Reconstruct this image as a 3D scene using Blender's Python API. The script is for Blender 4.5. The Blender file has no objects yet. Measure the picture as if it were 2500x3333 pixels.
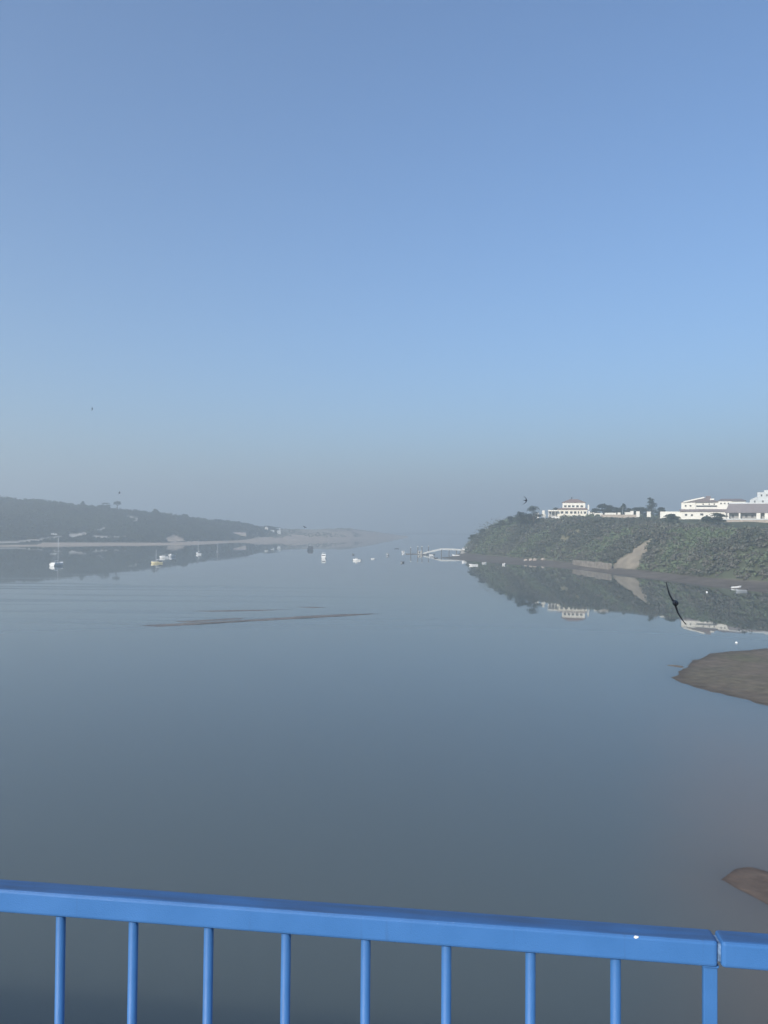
import bpy, bmesh, math, random
import numpy as np
from mathutils import Matrix, Vector

# ------------------------------------------------------------------ camera
scene = bpy.context.scene
COL = scene.collection
EYE = 24.0                      # height of the eye above the water, on the bridge
FPX = 2500.0                    # focal length in photograph pixels (2500 x 3333)
cam_d = bpy.data.cameras.new('camera')
cam_d.sensor_fit = 'VERTICAL'
cam_d.sensor_height = 24.0
cam_d.lens = 24.0 * FPX / 3333.0
cam_d.clip_start = 0.05
cam_d.clip_end = 30000.0
cam = bpy.data.objects.new('camera', cam_d)
COL.objects.link(cam)
PITCH, ROLL = math.radians(1.2), math.radians(0.5)
CAM_R = Matrix.Rotation(math.radians(90) + PITCH, 3, 'X') @ Matrix.Rotation(ROLL, 3, 'Z')
cam.matrix_world = Matrix.Translation((0, 0, EYE)) @ CAM_R.to_4x4()
scene.camera = cam

# ------------------------------------------------------------------ sky, sun, exposure
SUN_EL, SUN_AZ = 27.6, 141.0     # azimuth measured anticlockwise from +Y: behind the camera, to its left
w = bpy.data.worlds.new('World')
scene.world = w
w.use_nodes = True
wn = w.node_tree
wn.nodes.clear()
sky = wn.nodes.new('ShaderNodeTexSky')
sky.sky_type = 'NISHITA'
sky.sun_disc = False
sky.sun_elevation = math.radians(SUN_EL)
sky.sun_rotation = math.radians(-SUN_AZ)
sky.altitude = 20.0
sky.air_density = 1.2
sky.dust_density = 1.3
sky.ozone_density = 8.0
bg = wn.nodes.new('ShaderNodeBackground')
bg.inputs['Strength'].default_value = 0.14
wo = wn.nodes.new('ShaderNodeOutputWorld')
wn.links.new(sky.outputs[0], bg.inputs['Color'])
wn.links.new(bg.outputs[0], wo.inputs['Surface'])

sun_d = bpy.data.lights.new('sun', 'SUN')
sun_d.energy = 5.0
sun_d.angle = math.radians(0.53)
sun_d.color = (1.0, 0.93, 0.82)
sun = bpy.data.objects.new('sun', sun_d)
COL.objects.link(sun)
_az, _el = math.radians(SUN_AZ), math.radians(SUN_EL)
TO_SUN = Vector((-math.sin(_az) * math.cos(_el), math.cos(_az) * math.cos(_el), math.sin(_el)))
sun.rotation_euler = TO_SUN.to_track_quat('Z', 'Y').to_euler()

vs = scene.view_settings
vs.view_transform = 'Standard'
vs.look = 'None'
vs.exposure = 0.32
vs.gamma = 1.0
vs.use_curve_mapping = False
scene.cycles.use_denoising = True
scene.cycles.max_bounces = 8
scene.cycles.volume_bounces = 1
scene.cycles.sample_clamp_indirect = 6.0

HAZE_DENSITY = 0.0008
HAZE_COLOR = (0.80, 0.87, 0.88, 1.0)
HAZE_ANISO = 0.30

# ------------------------------------------------------------------ helpers
random.seed(7)
RNG = np.random.default_rng(11)

def ray(px, py):
    return CAM_R @ Vector(((px - 1250.0) / FPX, -(py - 1666.5) / FPX, -1.0))

def on_z(px, py, z=0.0):
    r = ray(px, py)
    k = (z - EYE) / r.z
    return Vector((r.x * k, r.y * k, z))

def on_y(px, py, d):
    r = ray(px, py)
    k = d / r.y
    return Vector((r.x * k, d, EYE + r.z * k))

_MI = np.array(CAM_R.inverted())
def project(P):
    P = np.asarray(P, dtype=float).reshape(-1, 3) - np.array((0, 0, EYE))
    c = P @ _MI.T
    return 1250.0 + FPX * c[:, 0] / -c[:, 2], 1666.5 - FPX * c[:, 1] / -c[:, 2]

def tag(o, label=None, cat=None, group=None, kind=None):
    if label: o['label'] = label
    if cat: o['category'] = cat
    if group: o['group'] = group
    if kind: o['kind'] = kind
    return o

def empty(name, loc, rz=0.0, label=None, cat=None, group=None):
    o = bpy.data.objects.new(name, None)
    o.empty_display_size = 0.3
    o.location = loc
    o.rotation_euler = (0, 0, rz)
    COL.objects.link(o)
    return tag(o, label, cat, group)

def link_mesh(name, me, mat, parent=None, loc=None, smooth=False):
    o = bpy.data.objects.new(name, me)
    if mat and not me.materials: me.materials.append(mat)
    COL.objects.link(o)
    if parent: o.parent = parent
    if loc is not None: o.location = loc
    if smooth: me.polygons.foreach_set('use_smooth', [True] * len(me.polygons))
    return o

class MB:
    """collects primitives into one mesh"""
    def __init__(s): s.v = []; s.f = []
    def add(s, vs, fs):
        b = len(s.v); s.v += [tuple(q) for q in vs]; s.f += [tuple(b + i for i in f) for f in fs]; return s
    def box(s, x0, x1, y0, y1, z0, z1):
        return s.add([(x0,y0,z0),(x1,y0,z0),(x1,y1,z0),(x0,y1,z0),(x0,y0,z1),(x1,y0,z1),(x1,y1,z1),(x0,y1,z1)],
                     [(0,3,2,1),(4,5,6,7),(0,1,5,4),(1,2,6,5),(2,3,7,6),(3,0,4,7)])
    def tube(s, a, b, ra, rb=None, n=8, caps=True):
        a, b = Vector(a), Vector(b); rb = ra if rb is None else rb
        d = (b - a).normalized(); t = d.orthogonal().normalized(); q = d.cross(t)
        vs = []
        for c, r in ((a, ra), (b, rb)):
            for i in range(n):
                an = 2 * math.pi * i / n
                vs.append(c + t * (r * math.cos(an)) + q * (r * math.sin(an)))
        fs = [(i, (i + 1) % n, n + (i + 1) % n, n + i) for i in range(n)]
        if caps: fs += [tuple(reversed(range(n))), tuple(range(n, 2 * n))]
        return s.add(vs, fs)
    def loft(s, rings, closed=True, caps=True):
        n = len(rings[0]); vs = [p for r in rings for p in r]; fs = []
        for k in range(len(rings) - 1):
            for i in range(n if closed else n - 1):
                j = (i + 1) % n
                fs.append((k * n + i, k * n + j, (k + 1) * n + j, (k + 1) * n + i))
        if caps: fs += [tuple(reversed(range(n))), tuple(range((len(rings) - 1) * n, len(rings) * n))]
        return s.add(vs, fs)
    def hip(s, x0, x1, y0, y1, z0, h, ridge=0.45, over=0.5):
        x0 -= over; x1 += over; y0 -= over; y1 += over
        ym = (y0 + y1) / 2; xm = (x0 + x1) / 2; rl = (x1 - x0) * ridge / 2
        t = 0.18
        vs = [(x0,y0,z0),(x1,y0,z0),(x1,y1,z0),(x0,y1,z0),(x0,y0,z0+t),(x1,y0,z0+t),(x1,y1,z0+t),(x0,y1,z0+t),(xm-rl,ym,z0+h),(xm+rl,ym,z0+h)]
        return s.add(vs, [(0,3,2,1),(0,1,5,4),(1,2,6,5),(2,3,7,6),(3,0,4,7),(4,5,9,8),(5,6,9),(6,7,8,9),(7,4,8)])
    def mesh(s, name='m'):
        me = bpy.data.meshes.new(name); me.from_pydata(s.v, [], s.f); me.validate(); return me
    def build(s, name, mat, parent=None, smooth=False, loc=None):
        o = link_mesh(name, s.mesh(name), mat, parent, loc, smooth)
        bm = bmesh.new(); bm.from_mesh(o.data); bmesh.ops.recalc_face_normals(bm, faces=bm.faces); bm.to_mesh(o.data); bm.free()
        return o

def bevel(o, w, seg=2):
    m = o.modifiers.new('bevel', 'BEVEL'); m.width = w; m.segments = seg; m.limit_method = 'ANGLE'
    return o

def vnoise(x, y, seed=0):
    x = np.asarray(x, float); y = np.asarray(y, float)
    xi, yi = np.floor(x).astype(np.int64), np.floor(y).astype(np.int64)
    fx, fy = x - xi, y - yi
    fx = fx * fx * (3 - 2 * fx); fy = fy * fy * (3 - 2 * fy)
    def h(a, b):
        n = (a * 374761393 + b * 668265263 + seed * 974711) & 0xffffffff
        n = ((n ^ (n >> 13)) * 1274126177) & 0xffffffff
        return ((n ^ (n >> 16)) & 0xffff) / 65535.0
    return (h(xi, yi) * (1 - fx) + h(xi + 1, yi) * fx) * (1 - fy) + (h(xi, yi + 1) * (1 - fx) + h(xi + 1, yi + 1) * fx) * fy

def fbm(x, y, o=4, seed=0):
    r = 0; a = 1; t = 0
    for k in range(o):
        r = r + a * vnoise(np.asarray(x) * 2 ** k, np.asarray(y) * 2 ** k, seed + k); t += a; a *= 0.5
    return r / t

def grid_mesh(name, P, mat, colour=None):
    """P: (rows, cols, 3) sheet; colour: (rows, cols, 3) ground colour stored per vertex"""
    R, C = P.shape[:2]
    me = bpy.data.meshes.new(name)
    me.vertices.add(R * C); me.vertices.foreach_set('co', P.reshape(-1).astype(np.float32))
    i = (np.arange(R - 1)[:, None] * C + np.arange(C - 1)[None, :]).reshape(-1)
    q = np.stack([i, i + 1, i + C + 1, i + C], 1).reshape(-1).astype(np.int32)
    n = len(i)
    me.loops.add(n * 4); me.loops.foreach_set('vertex_index', q)
    me.polygons.add(n); me.polygons.foreach_set('loop_start', np.arange(n, dtype=np.int32) * 4)
    me.polygons.foreach_set('use_smooth', np.ones(n, bool))
    me.update(calc_edges=True)
    if colour is not None:
        a = me.color_attributes.new('ground', 'FLOAT_COLOR', 'POINT')
        c = np.ones((R * C, 4), np.float32); c[:, :3] = colour.reshape(-1, 3)
        a.data.foreach_set('color', c.reshape(-1))
    me.validate()
    return link_mesh(name, me, mat)

def leaf_mesh(name, C, Rd, per, size, seed, tint=None):
    """many leaf-sized quads spread over lumpy crowns: C (N,3) centres, Rd (N,3) radii"""
    g = np.random.default_rng(seed)
    N = len(C)
    lob = 5
    off = g.normal(size=(N, lob, 3)); off /= np.linalg.norm(off, axis=2, keepdims=True)
    off[..., 2] = np.abs(off[..., 2]) * 0.8 - 0.15
    lc = C[:, None, :] + off * Rd[:, None, :] * g.uniform(0.25, 0.62, (N, lob, 1))
    lr = Rd[:, None, :] * g.uniform(0.38, 0.62, (N, lob, 1))
    lt = (tint if tint is not None else g.uniform(0, 1, N))[:, None] + g.normal(0, 0.12, (N, lob))
    M = N * lob
    lc = lc.reshape(M, 1, 3); lr = lr.reshape(M, 1, 3)
    k = max(4, per // lob)
    d = g.normal(size=(M, k, 3)); d /= np.linalg.norm(d, axis=2, keepdims=True)
    d[..., 2] = np.where(d[..., 2] < -0.5, -d[..., 2], d[..., 2])
    p = (lc + d * lr * g.uniform(0.72, 1.12, (M, k, 1))).reshape(-1, 3)
    n = (d + g.normal(0, 0.30, d.shape)).reshape(-1, 3); n /= np.linalg.norm(n, axis=1, keepdims=True)
    t = np.cross(n, g.normal(size=n.shape)); t /= np.linalg.norm(t, axis=1, keepdims=True) + 1e-9
    b = np.cross(n, t)
    s = (size * g.uniform(0.6, 1.3, (len(p), 1)))
    t *= s; b *= s * g.uniform(0.5, 1.0, (len(p), 1))
    V = np.stack([p - t - b * 0.4, p + t * 0.2 - b, p + t + b * 0.5, p - t * 0.3 + b], 1)
    F = len(p)
    me = bpy.data.meshes.new(name)
    me.vertices.add(F * 4); me.vertices.foreach_set('co', V.reshape(-1).astype(np.float32))
    me.loops.add(F * 4); me.loops.foreach_set('vertex_index', np.arange(F * 4, dtype=np.int32))
    me.polygons.add(F); me.polygons.foreach_set('loop_start', np.arange(F, dtype=np.int32) * 4)
    me.update(calc_edges=True)
    a = me.attributes.new('tint', 'FLOAT', 'POINT')
    tv = np.repeat(lt.reshape(-1), k) + g.normal(0, 0.06, F)
    a.data.foreach_set('value', np.repeat(tv, 4).astype(np.float32))
    return me

# ------------------------------------------------------------------ materials
def new_mat(name):
    m = bpy.data.materials.new(name); m.use_nodes = True
    nt = m.node_tree
    return m, nt, nt.nodes['Principled BSDF']

def N(nt, kind, **kw):
    n = nt.nodes.new(kind)
    for k, v in kw.items(): setattr(n, k, v)
    return n

def paint(name, c, rough=0.6, var=0.12, scale=3.0, spec=0.3, bump=0.0, bscale=40.0, metal=0.0):
    """a coloured surface with slight blotches and wear"""
    m, nt, p = new_mat(name)
    tc = N(nt, 'ShaderNodeTexCoord')
    nz = N(nt, 'ShaderNodeTexNoise'); nz.inputs['Scale'].default_value = scale; nz.inputs['Detail'].default_value = 5
    nt.links.new(tc.outputs['Object'], nz.inputs['Vector'])
    mr = N(nt, 'ShaderNodeMapRange'); mr.inputs['From Min'].default_value = 0.3; mr.inputs['From Max'].default_value = 0.7
    mr.inputs['To Min'].default_value = 1 - var; mr.inputs['To Max'].default_value = 1 + var
    nt.links.new(nz.outputs['Fac'], mr.inputs['Value'])
    vm = N(nt, 'ShaderNodeVectorMath', operation='SCALE'); vm.inputs[0].default_value = c[:3]
    nt.links.new(mr.outputs[0], vm.inputs['Scale'])
    nt.links.new(vm.outputs[0], p.inputs['Base Color'])
    p.inputs['Roughness'].default_value = rough
    p.inputs['Specular IOR Level'].default_value = spec
    p.inputs['Metallic'].default_value = metal
    if bump:
        n2 = N(nt, 'ShaderNodeTexNoise'); n2.inputs['Scale'].default_value = bscale; n2.inputs['Detail'].default_value = 3
        nt.links.new(tc.outputs['Object'], n2.inputs['Vector'])
        b = N(nt, 'ShaderNodeBump'); b.inputs['Strength'].default_value = bump; b.inputs['Distance'].default_value = 0.002
        nt.links.new(n2.outputs['Fac'], b.inputs['Height']); nt.links.new(b.outputs[0], p.inputs['Normal'])
    return m

def foliage(name, dark, light, mid=None):
    m, nt, p = new_mat(name)
    a = N(nt, 'ShaderNodeAttribute', attribute_name='tint')
    r = N(nt, 'ShaderNodeValToRGB')
    r.color_ramp.elements[0].color = (*dark, 1); r.color_ramp.elements[1].color = (*light, 1)
    if mid:
        e = r.color_ramp.elements.new(0.5); e.color = (*mid, 1)
    nt.links.new(a.outputs['Fac'], r.inputs['Fac']); nt.links.new(r.outputs['Color'], p.inputs['Base Color'])
    p.inputs['Roughness'].default_value = 0.75; p.inputs['Specular IOR Level'].default_value = 0.2
    tl = N(nt, 'ShaderNodeBsdfTranslucent'); nt.links.new(r.outputs['Color'], tl.inputs['Color'])
    mx = N(nt, 'ShaderNodeMixShader'); mx.inputs[0].default_value = 0.12
    nt.links.new(p.outputs[0], mx.inputs[1]); nt.links.new(tl.outputs[0], mx.inputs[2])
    nt.links.new(mx.outputs[0], nt.nodes['Material Output'].inputs['Surface'])
    return m

def ground_mat(name, scale=0.15, var=0.25, rough=0.9, spec=0.1):
    m, nt, p = new_mat(name)
    a = N(nt, 'ShaderNodeAttribute', attribute_name='ground')
    g = N(nt, 'ShaderNodeNewGeometry')
    nz = N(nt, 'ShaderNodeTexNoise'); nz.inputs['Scale'].default_value = scale; nz.inputs['Detail'].default_value = 8
    nt.links.new(g.outputs['Position'], nz.inputs['Vector'])
    mr = N(nt, 'ShaderNodeMapRange'); mr.inputs['From Min'].default_value = 0.3; mr.inputs['From Max'].default_value = 0.7
    mr.inputs['To Min'].default_value = 1 - var; mr.inputs['To Max'].default_value = 1 + var
    nt.links.new(nz.outputs['Fac'], mr.inputs['Value'])
    vm = N(nt, 'ShaderNodeVectorMath', operation='SCALE')
    nt.links.new(a.outputs['Color'], vm.inputs[0]); nt.links.new(mr.outputs[0], vm.inputs['Scale'])
    nt.links.new(vm.outputs[0], p.inputs['Base Color'])
    p.inputs['Roughness'].default_value = rough; p.inputs['Specular IOR Level'].default_value = spec
    b = N(nt, 'ShaderNodeBump'); b.inputs['Strength'].default_value = 0.5; b.inputs['Distance'].default_value = 0.5
    nt.links.new(nz.outputs['Fac'], b.inputs['Height']); nt.links.new(b.outputs[0], p.inputs['Normal'])
    return m

def water_mat():
    m, nt, p = new_mat('river_water')
    g = N(nt, 'ShaderNodeNewGeometry')
    sep = N(nt, 'ShaderNodeSeparateXYZ'); nt.links.new(g.outputs['Position'], sep.inputs[0])
    def math_(op, a, b=None, c=None):
        n = N(nt, 'ShaderNodeMath', operation=op)
        for i, v in enumerate((a, b, c)):
            if v is None: continue
            if hasattr(v, 'is_linked'): nt.links.new(v, n.inputs[i])
            else: n.inputs[i].default_value = v
        return n.outputs[0]
    def ramp(v, a, b, lo=0.0, hi=1.0):
        n = N(nt, 'ShaderNodeMapRange'); n.interpolation_type = 'SMOOTHSTEP'
        n.inputs['From Min'].default_value = a; n.inputs['From Max'].default_value = b
        n.inputs['To Min'].default_value = lo; n.inputs['To Max'].default_value = hi
        nt.links.new(v, n.inputs['Value']); return n.outputs[0]
    def noise(sx, sy, scale, detail, rot=0.0):
        mp = N(nt, 'ShaderNodeMapping'); mp.inputs['Scale'].default_value = (sx, sy, 1); mp.inputs['Rotation'].default_value = (0, 0, rot)
        nt.links.new(g.outputs['Position'], mp.inputs['Vector'])
        n = N(nt, 'ShaderNodeTexNoise'); n.inputs['Scale'].default_value = scale; n.inputs['Detail'].default_value = detail
        nt.links.new(mp.outputs[0], n.inputs['Vector']); return n.outputs['Fac']
    # silt: brown shallows over the mud beside the right bank
    edge = math_('ADD', math_('MULTIPLY_ADD', sep.outputs['Y'], -0.30, sep.outputs['X']), math_('MULTIPLY', noise(1, 1, 0.06, 3), 10.0))
    shallow = math_('MULTIPLY', ramp(edge, 3.0, 20.0), ramp(sep.outputs['Y'], 130.0, 55.0))
    mix = N(nt, 'ShaderNodeMix', data_type='RGBA')
    mix.inputs['A'].default_value = WATER_BODY
    mix.inputs['B'].default_value = WATER_SILT
    nt.links.new(shallow, mix.inputs['Factor'])
    nt.links.new(mix.outputs['Result'], p.inputs['Base Color'])
    p.inputs['IOR'].default_value = 1.34
    # silt scatters daylight within the top metres, which softens shadows on the water
    p.subsurface_method = 'BURLEY'
    p.inputs['Subsurface Weight'].default_value = 1.0
    p.inputs['Subsurface Radius'].default_value = (1.0, 1.0, 1.0)
    p.inputs['Subsurface Scale'].default_value = 26.0
    # streaks of current: long bands where the surface is ruffled
    band = noise(0.0065, 0.10, 1.0, 5, 0.06)
    shoal = math_('MULTIPLY', math_('MULTIPLY', ramp(sep.outputs['Y'], 130.0, 200.0), ramp(sep.outputs['Y'], 420.0, 290.0)), ramp(sep.outputs['X'], 70.0, -40.0))
    area = math_('MAXIMUM', math_('MULTIPLY', ramp(noise(0.006, 0.012, 1.0, 3), 0.5, 0.7), 0.5), shoal)
    ruff = math_('MULTIPLY', ramp(band, 0.50, 0.60), area)
    far = ramp(sep.outputs['Y'], 2800.0, 3200.0)
    rr = math_('ADD', math_('MULTIPLY', ruff, 0.12), 0.012)
    nt.links.new(math_('ADD', rr, math_('MULTIPLY', far, 0.55)), p.inputs['Roughness'])
    h = math_('ADD', math_('MULTIPLY', noise(1, 2.2, 0.35, 3), 1.0), math_('MULTIPLY', noise(1, 1.6, 1.7, 2), 0.25))
    b = N(nt, 'ShaderNodeBump'); b.inputs['Distance'].default_value = 0.02
    nt.links.new(h, b.inputs['Height'])
    nt.links.new(math_('ADD', math_('MULTIPLY', ruff, 0.9), 0.05), b.inputs['Strength'])
    nt.links.new(b.outputs[0], p.inputs['Normal'])
    return m

WATER_BODY = (0.086, 0.105, 0.103, 1)
WATER_SILT = (0.135, 0.115, 0.090, 1)
M_WATER = water_mat()
M_LAND = ground_mat('hill_ground')
M_MUD = ground_mat('river_mud', 0.6, 0.25, 0.7, 0.12)
M_SCRUB = foliage('scrub_leaves', (0.086, 0.098, 0.072), (0.130, 0.168, 0.094), (0.150, 0.138, 0.118))
M_PINE = foliage('pine_needles', (0.004, 0.008, 0.005), (0.046, 0.058, 0.028))
M_TREE = foliage('tree_leaves', (0.016, 0.026, 0.018), (0.048, 0.064, 0.040))
M_BARK = paint('bark', (0.09, 0.07, 0.055), 0.9, 0.3, 2.0, 0.1)
M_WHITE = paint('white_render', (0.82, 0.785, 0.70), 0.8, 0.05, 0.35, 0.2)
M_PALE = paint('pale_render', (0.62, 0.64, 0.63), 0.8, 0.06, 0.35, 0.2)
M_CREAM = paint('cream_render', (0.82, 0.765, 0.64), 0.8, 0.05, 0.35, 0.2)
M_TILE = paint('clay_tile', (0.24, 0.175, 0.155), 0.85, 0.2, 1.5, 0.1)
M_SLATE = paint('grey_tile', (0.20, 0.17, 0.17), 0.85, 0.2, 1.5, 0.1)
M_MAUVE = paint('weathered_tile', (0.235, 0.205, 0.20), 0.85, 0.16, 1.2, 0.1)
M_GLASS = paint('dark_glass', (0.055, 0.06, 0.065), 0.25, 0.1, 1.0, 0.5)
M_FRAME = paint('window_frame', (0.42, 0.40, 0.36), 0.7, 0.1, 1.0, 0.2)
M_STONE = paint('pale_stone', (0.42, 0.36, 0.30), 0.9, 0.2, 0.8, 0.1)
M_CONC = paint('concrete', (0.36, 0.35, 0.33), 0.9, 0.15, 1.2, 0.1)
M_GEL = paint('white_gelcoat', (0.82, 0.82, 0.80), 0.35, 0.04, 1.0, 0.5)
M_YELLOW = paint('yellow_gelcoat', (0.80, 0.70, 0.42), 0.4, 0.05, 1.0, 0.5)
M_GREYBOAT = paint('grey_hull_paint', (0.30, 0.32, 0.34), 0.5, 0.1, 1.0, 0.4)
M_DARKBOAT = paint('dark_hull_paint', (0.07, 0.075, 0.085), 0.5, 0.15, 1.0, 0.4)
M_CANVAS = paint('navy_canvas', (0.05, 0.06, 0.08), 0.85, 0.15, 2.0, 0.1)
M_ALU = paint('mast_aluminium', (0.62, 0.63, 0.64), 0.4, 0.06, 2.0, 0.5, metal=0.4)
M_WOOD = paint('weathered_planks', (0.17, 0.15, 0.13), 0.9, 0.2, 1.5, 0.1)
M_BLACK = paint('black_rubber', (0.02, 0.02, 0.022), 0.6, 0.1, 2.0, 0.3)
M_BIRD = paint('dark_plumage', (0.010, 0.012, 0.018), 0.55, 0.3, 60.0, 0.35)
M_BIRD_FAR = M_BIRD

# ------------------------------------------------------------------ water
FAR = 8000.0
me = bpy.data.meshes.new('river_water')
me.from_pydata([(-4000, -400, 0), (4000, -400, 0), (4000, FAR, 0), (-4000, FAR, 0)], [], [(0, 1, 2, 3)])
tag(link_mesh('river_water', me, M_WATER), 'still grey blue estuary water mirroring both banks', kind='structure')

def inside(poly, x, y):
    """points inside a polygon given in photograph pixels"""
    poly = np.array(poly, float); r = np.zeros(len(x), bool)
    j = len(poly) - 1
    for i in range(len(poly)):
        xi, yi = poly[i]; xj, yj = poly[j]
        c = ((yi > y) != (yj > y)) & (x < (xj - xi) * (y - yi) / (yj - yi + 1e-9) + xi)
        r ^= c; j = i
    return r

# ------------------------------------------------------------------ headland on the right bank
Y_F = [200, 300, 335, 359, 417, 443, 495, 540, 573, 600, 640, 679, 720, 760, 800, 860]
X_F = [245, 192, 168, 151, 142, 133, 126, 120, 108, 97, 84, 75, 75, 84, 108, 170]
Y_S = [200, 300, 318, 340, 366, 424, 484, 504, 524, 573, 600, 619, 628, 650, 690, 720, 760, 800, 860]
X_S = [200, 150, 146, 143, 138, 127, 117, 104, 86, 64, 54, 47, 46, 54, 64, 68, 78, 102, 164]
Y_H = [200, 330, 420, 470, 536, 571, 620, 660, 700, 740, 780, 860]
H_H = [16, 21.5, 24.5, 26.5, 31.2, 34, 34.2, 32.3, 26, 18, 7, 2]
T_S = [0, 5, 15, 25, 34, 50, 120, 400]
S_S = [0, 0.18, 0.55, 0.82, 0.94, 0.99, 1.02, 1.05]
def head_z(X, Y):
    X = np.asarray(X, float); Y = np.asarray(Y, float)
    xf = np.interp(Y, Y_F, X_F); xs = np.minimum(np.interp(Y, Y_S, X_S), xf - 2.0)
    t = X - xf
    top = np.interp(Y, Y_H, H_H)
    up = 2.0 + (top - 2.0) * np.interp(t, T_S, S_S) + (fbm(X * 0.08, Y * 0.08, 3, 5) - 0.5) * np.clip(t * 0.2, 0, 3.0)
    mud = 2.0 * np.clip((X - xs) / (xf - xs), -1, 1) ** 1.0
    return np.where(t > 0, up, mud)

SCAR = [(1994,1850),(2004,1826),(2040,1806),(2062,1786),(2092,1766),(2128,1748),(2126,1760),(2108,1776),(2104,1796),(2084,1814),(2086,1840),(2068,1850)]
GRASS1 = [(1822,1752),(1850,1728),(1892,1722),(1905,1742),(1870,1756),(1840,1764)]
GRASS2 = [(2136,1722),(2200,1700),(2226,1712),(2180,1730),(2150,1736)]
ys = np.concatenate([np.arange(200, 470, 3.0), np.arange(470, 700, 2.0), np.arange(700, 862, 3.0)])
ts = np.array([0.01, 1, 2, 3, 4.5, 6, 8, 10, 12, 14, 16, 18, 20, 22, 24, 26, 28, 31, 34, 38, 43, 50, 60, 75, 95, 120, 160, 220, 320])
P = np.zeros((len(ys), 9 + len(ts), 3))
for i, y in enumerate(ys):
    wob = (fbm(y * 0.07, 3.3, 3) - 0.5) * 5
    xf = np.interp(y, Y_F, X_F); xs = min(np.interp(y, Y_S, X_S) + wob, xf - 2)
    X = np.concatenate([xs + (xf - xs) * np.array([-0.6, -0.15, 0, 0.12, 0.3, 0.5, 0.7, 0.85, 0.96]), xf + ts])
    P[i, :, 0] = X; P[i, :, 1] = y
    fx = np.clip((X - xs) / (xf - xs), -1, 1)
    P[i, :, 2] = np.where(X < xf, 2.0 * fx, head_z(X, np.full_like(X, y)))
px, py = project(P)
cx = P[..., 0].reshape(-1); cy = P[..., 1].reshape(-1); cz = P[..., 2].reshape(-1)
colr = np.tile(np.array((0.070, 0.080, 0.050)), (len(px), 1))
n1 = fbm(cx * 0.06, cy * 0.06, 4, 9)[:, None]
colr = colr * (0.7 + 0.7 * n1)
mudm = np.clip((2.6 - cz) / 0.8, 0, 1)[:, None]
colr = colr * (1 - mudm) + np.array((0.125, 0.108, 0.090)) * (0.75 + 0.5 * n1) * mudm
for poly, c in ((SCAR, (0.25, 0.215, 0.165)), (GRASS1, (0.15, 0.14, 0.09)), (GRASS2, (0.20, 0.18, 0.12))):
    k = inside(poly, px, py); colr[k] = np.array(c) * (0.8 + 0.4 * n1[k])
head = grid_mesh('headland_terrain', P, M_LAND, colr.reshape(P.shape))
tag(head, 'steep scrub covered headland with a muddy foreshore on the right bank', kind='structure')

# ------------------------------------------------------------------ hill, beach and dunes on the left bank
def yh(x): return 1719.0 + (x - 1250.0) * math.tan(ROLL)
WX = [-700, 0, 300, 600, 760, 950, 1060, 1140, 1220, 1330]
WD = [780, 845, 933, 1000, 1190, 1330, 1410, 1510, 1680, 2000]
RX = [-700, -300, 0, 130, 260, 330, 450, 560, 700, 800, 850, 900, 950, 1000, 1100, 1140, 1200, 1260, 1330]
RY = [1590, 1602, 1620, 1628, 1644, 1652, 1661, 1676, 1690, 1704, 1715, 1722, 1722, 1723, 1720, 1720, 1727, 1735, 1745]
RDX = [-700, 0, 450, 700, 850, 950, 1060, 1140, 1220, 1330]
RDD = [1100, 1200, 1260, 1380, 1480, 1540, 1610, 1700, 1840, 2110]
xs_ = np.arange(-700, 1332, 6.0)
vv = np.concatenate([[-0.25, -0.05, 0, 0.04, 0.08, 0.12, 0.16], np.linspace(0.2, 1.0, 44), [1.06, 1.15, 1.3, 1.6, 2.0]])
PL = np.zeros((len(xs_), len(vv), 3)); COLL = np.zeros_like(PL); DRY = np.zeros(PL.shape[:2])
def left_profile(x):
    d0 = np.interp(x, WX, WD); dr = np.interp(x, RDX, RDD)
    zr = EYE + (yh(x) - np.interp(x, RX, RY)) / FPX * dr
    return d0, dr, zr
def left_z(x, v):
    d0, dr, zr = left_profile(x)
    zr = zr - np.interp(x, [700, 900], [4.5, 0.5])
    hill = np.interp(v, [-0.25, 0, 0.10, 0.16, 0.22, 0.5, 0.8, 1.0, 1.3, 2.0], [-0.06, 0, 0.03, 0.055, 0.09, 0.50, 0.86, 1.0, 0.95, 0.6])
    dune = np.interp(v, [-0.25, 0, 0.10, 0.3, 0.6, 1.0, 1.3, 2.0], [-0.06, 0, 0.08, 0.25, 0.55, 1.0, 0.8, 0.3])
    k = np.interp(x, [780, 920], [0, 1])
    return max(zr, 3.0) * (hill * (1 - k) + dune * k)
for i, x in enumerate(xs_):
    d0, dr, zr = left_profile(x)
    d = d0 + vv * (dr - d0) + (fbm(x * 0.02, 1.7, 3) - 0.5) * 10
    PL[i, :, 0] = (x - 1250) / FPX * d; PL[i, :, 1] = d
    zz = np.array([left_z(x, v) for v in vv])
    PL[i, :, 2] = zz + np.where(vv > 0.18, (fbm(PL[i, :, 0] * 0.02, d * 0.02, 4, 3) - 0.5) * np.clip(zz * 0.25, 0, 5), 0)
pxl, pyl = project(PL)
lx = np.repeat(xs_, len(vv)); lv = np.tile(vv, len(xs_))
nl = fbm(PL[..., 0].reshape(-1) * 0.03, PL[..., 1].reshape(-1) * 0.03, 4, 21)
soil = np.array((0.030, 0.036, 0.024)); sand = np.array((0.42, 0.34, 0.265)); scrubby = np.array((0.30, 0.265, 0.21))
cl = np.tile(soil, (len(lx), 1))
SAND_TOP = np.interp(lx, [-700, 0, 120, 140, 520, 560, 600, 700, 800, 900, 1330], [0.06, 0.06, 0.06, 0.125, 0.135, 0.16, 0.19, 0.17, 0.22, 0.45, 1.1])
k = lv < SAND_TOP + (nl - 0.5) * 0.08
cl[k] = sand
kd = (lx > 820) & ~k
cl[kd] = scrubby * (0.7 + 0.9 * (nl[kd, None] - 0.2))
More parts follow.
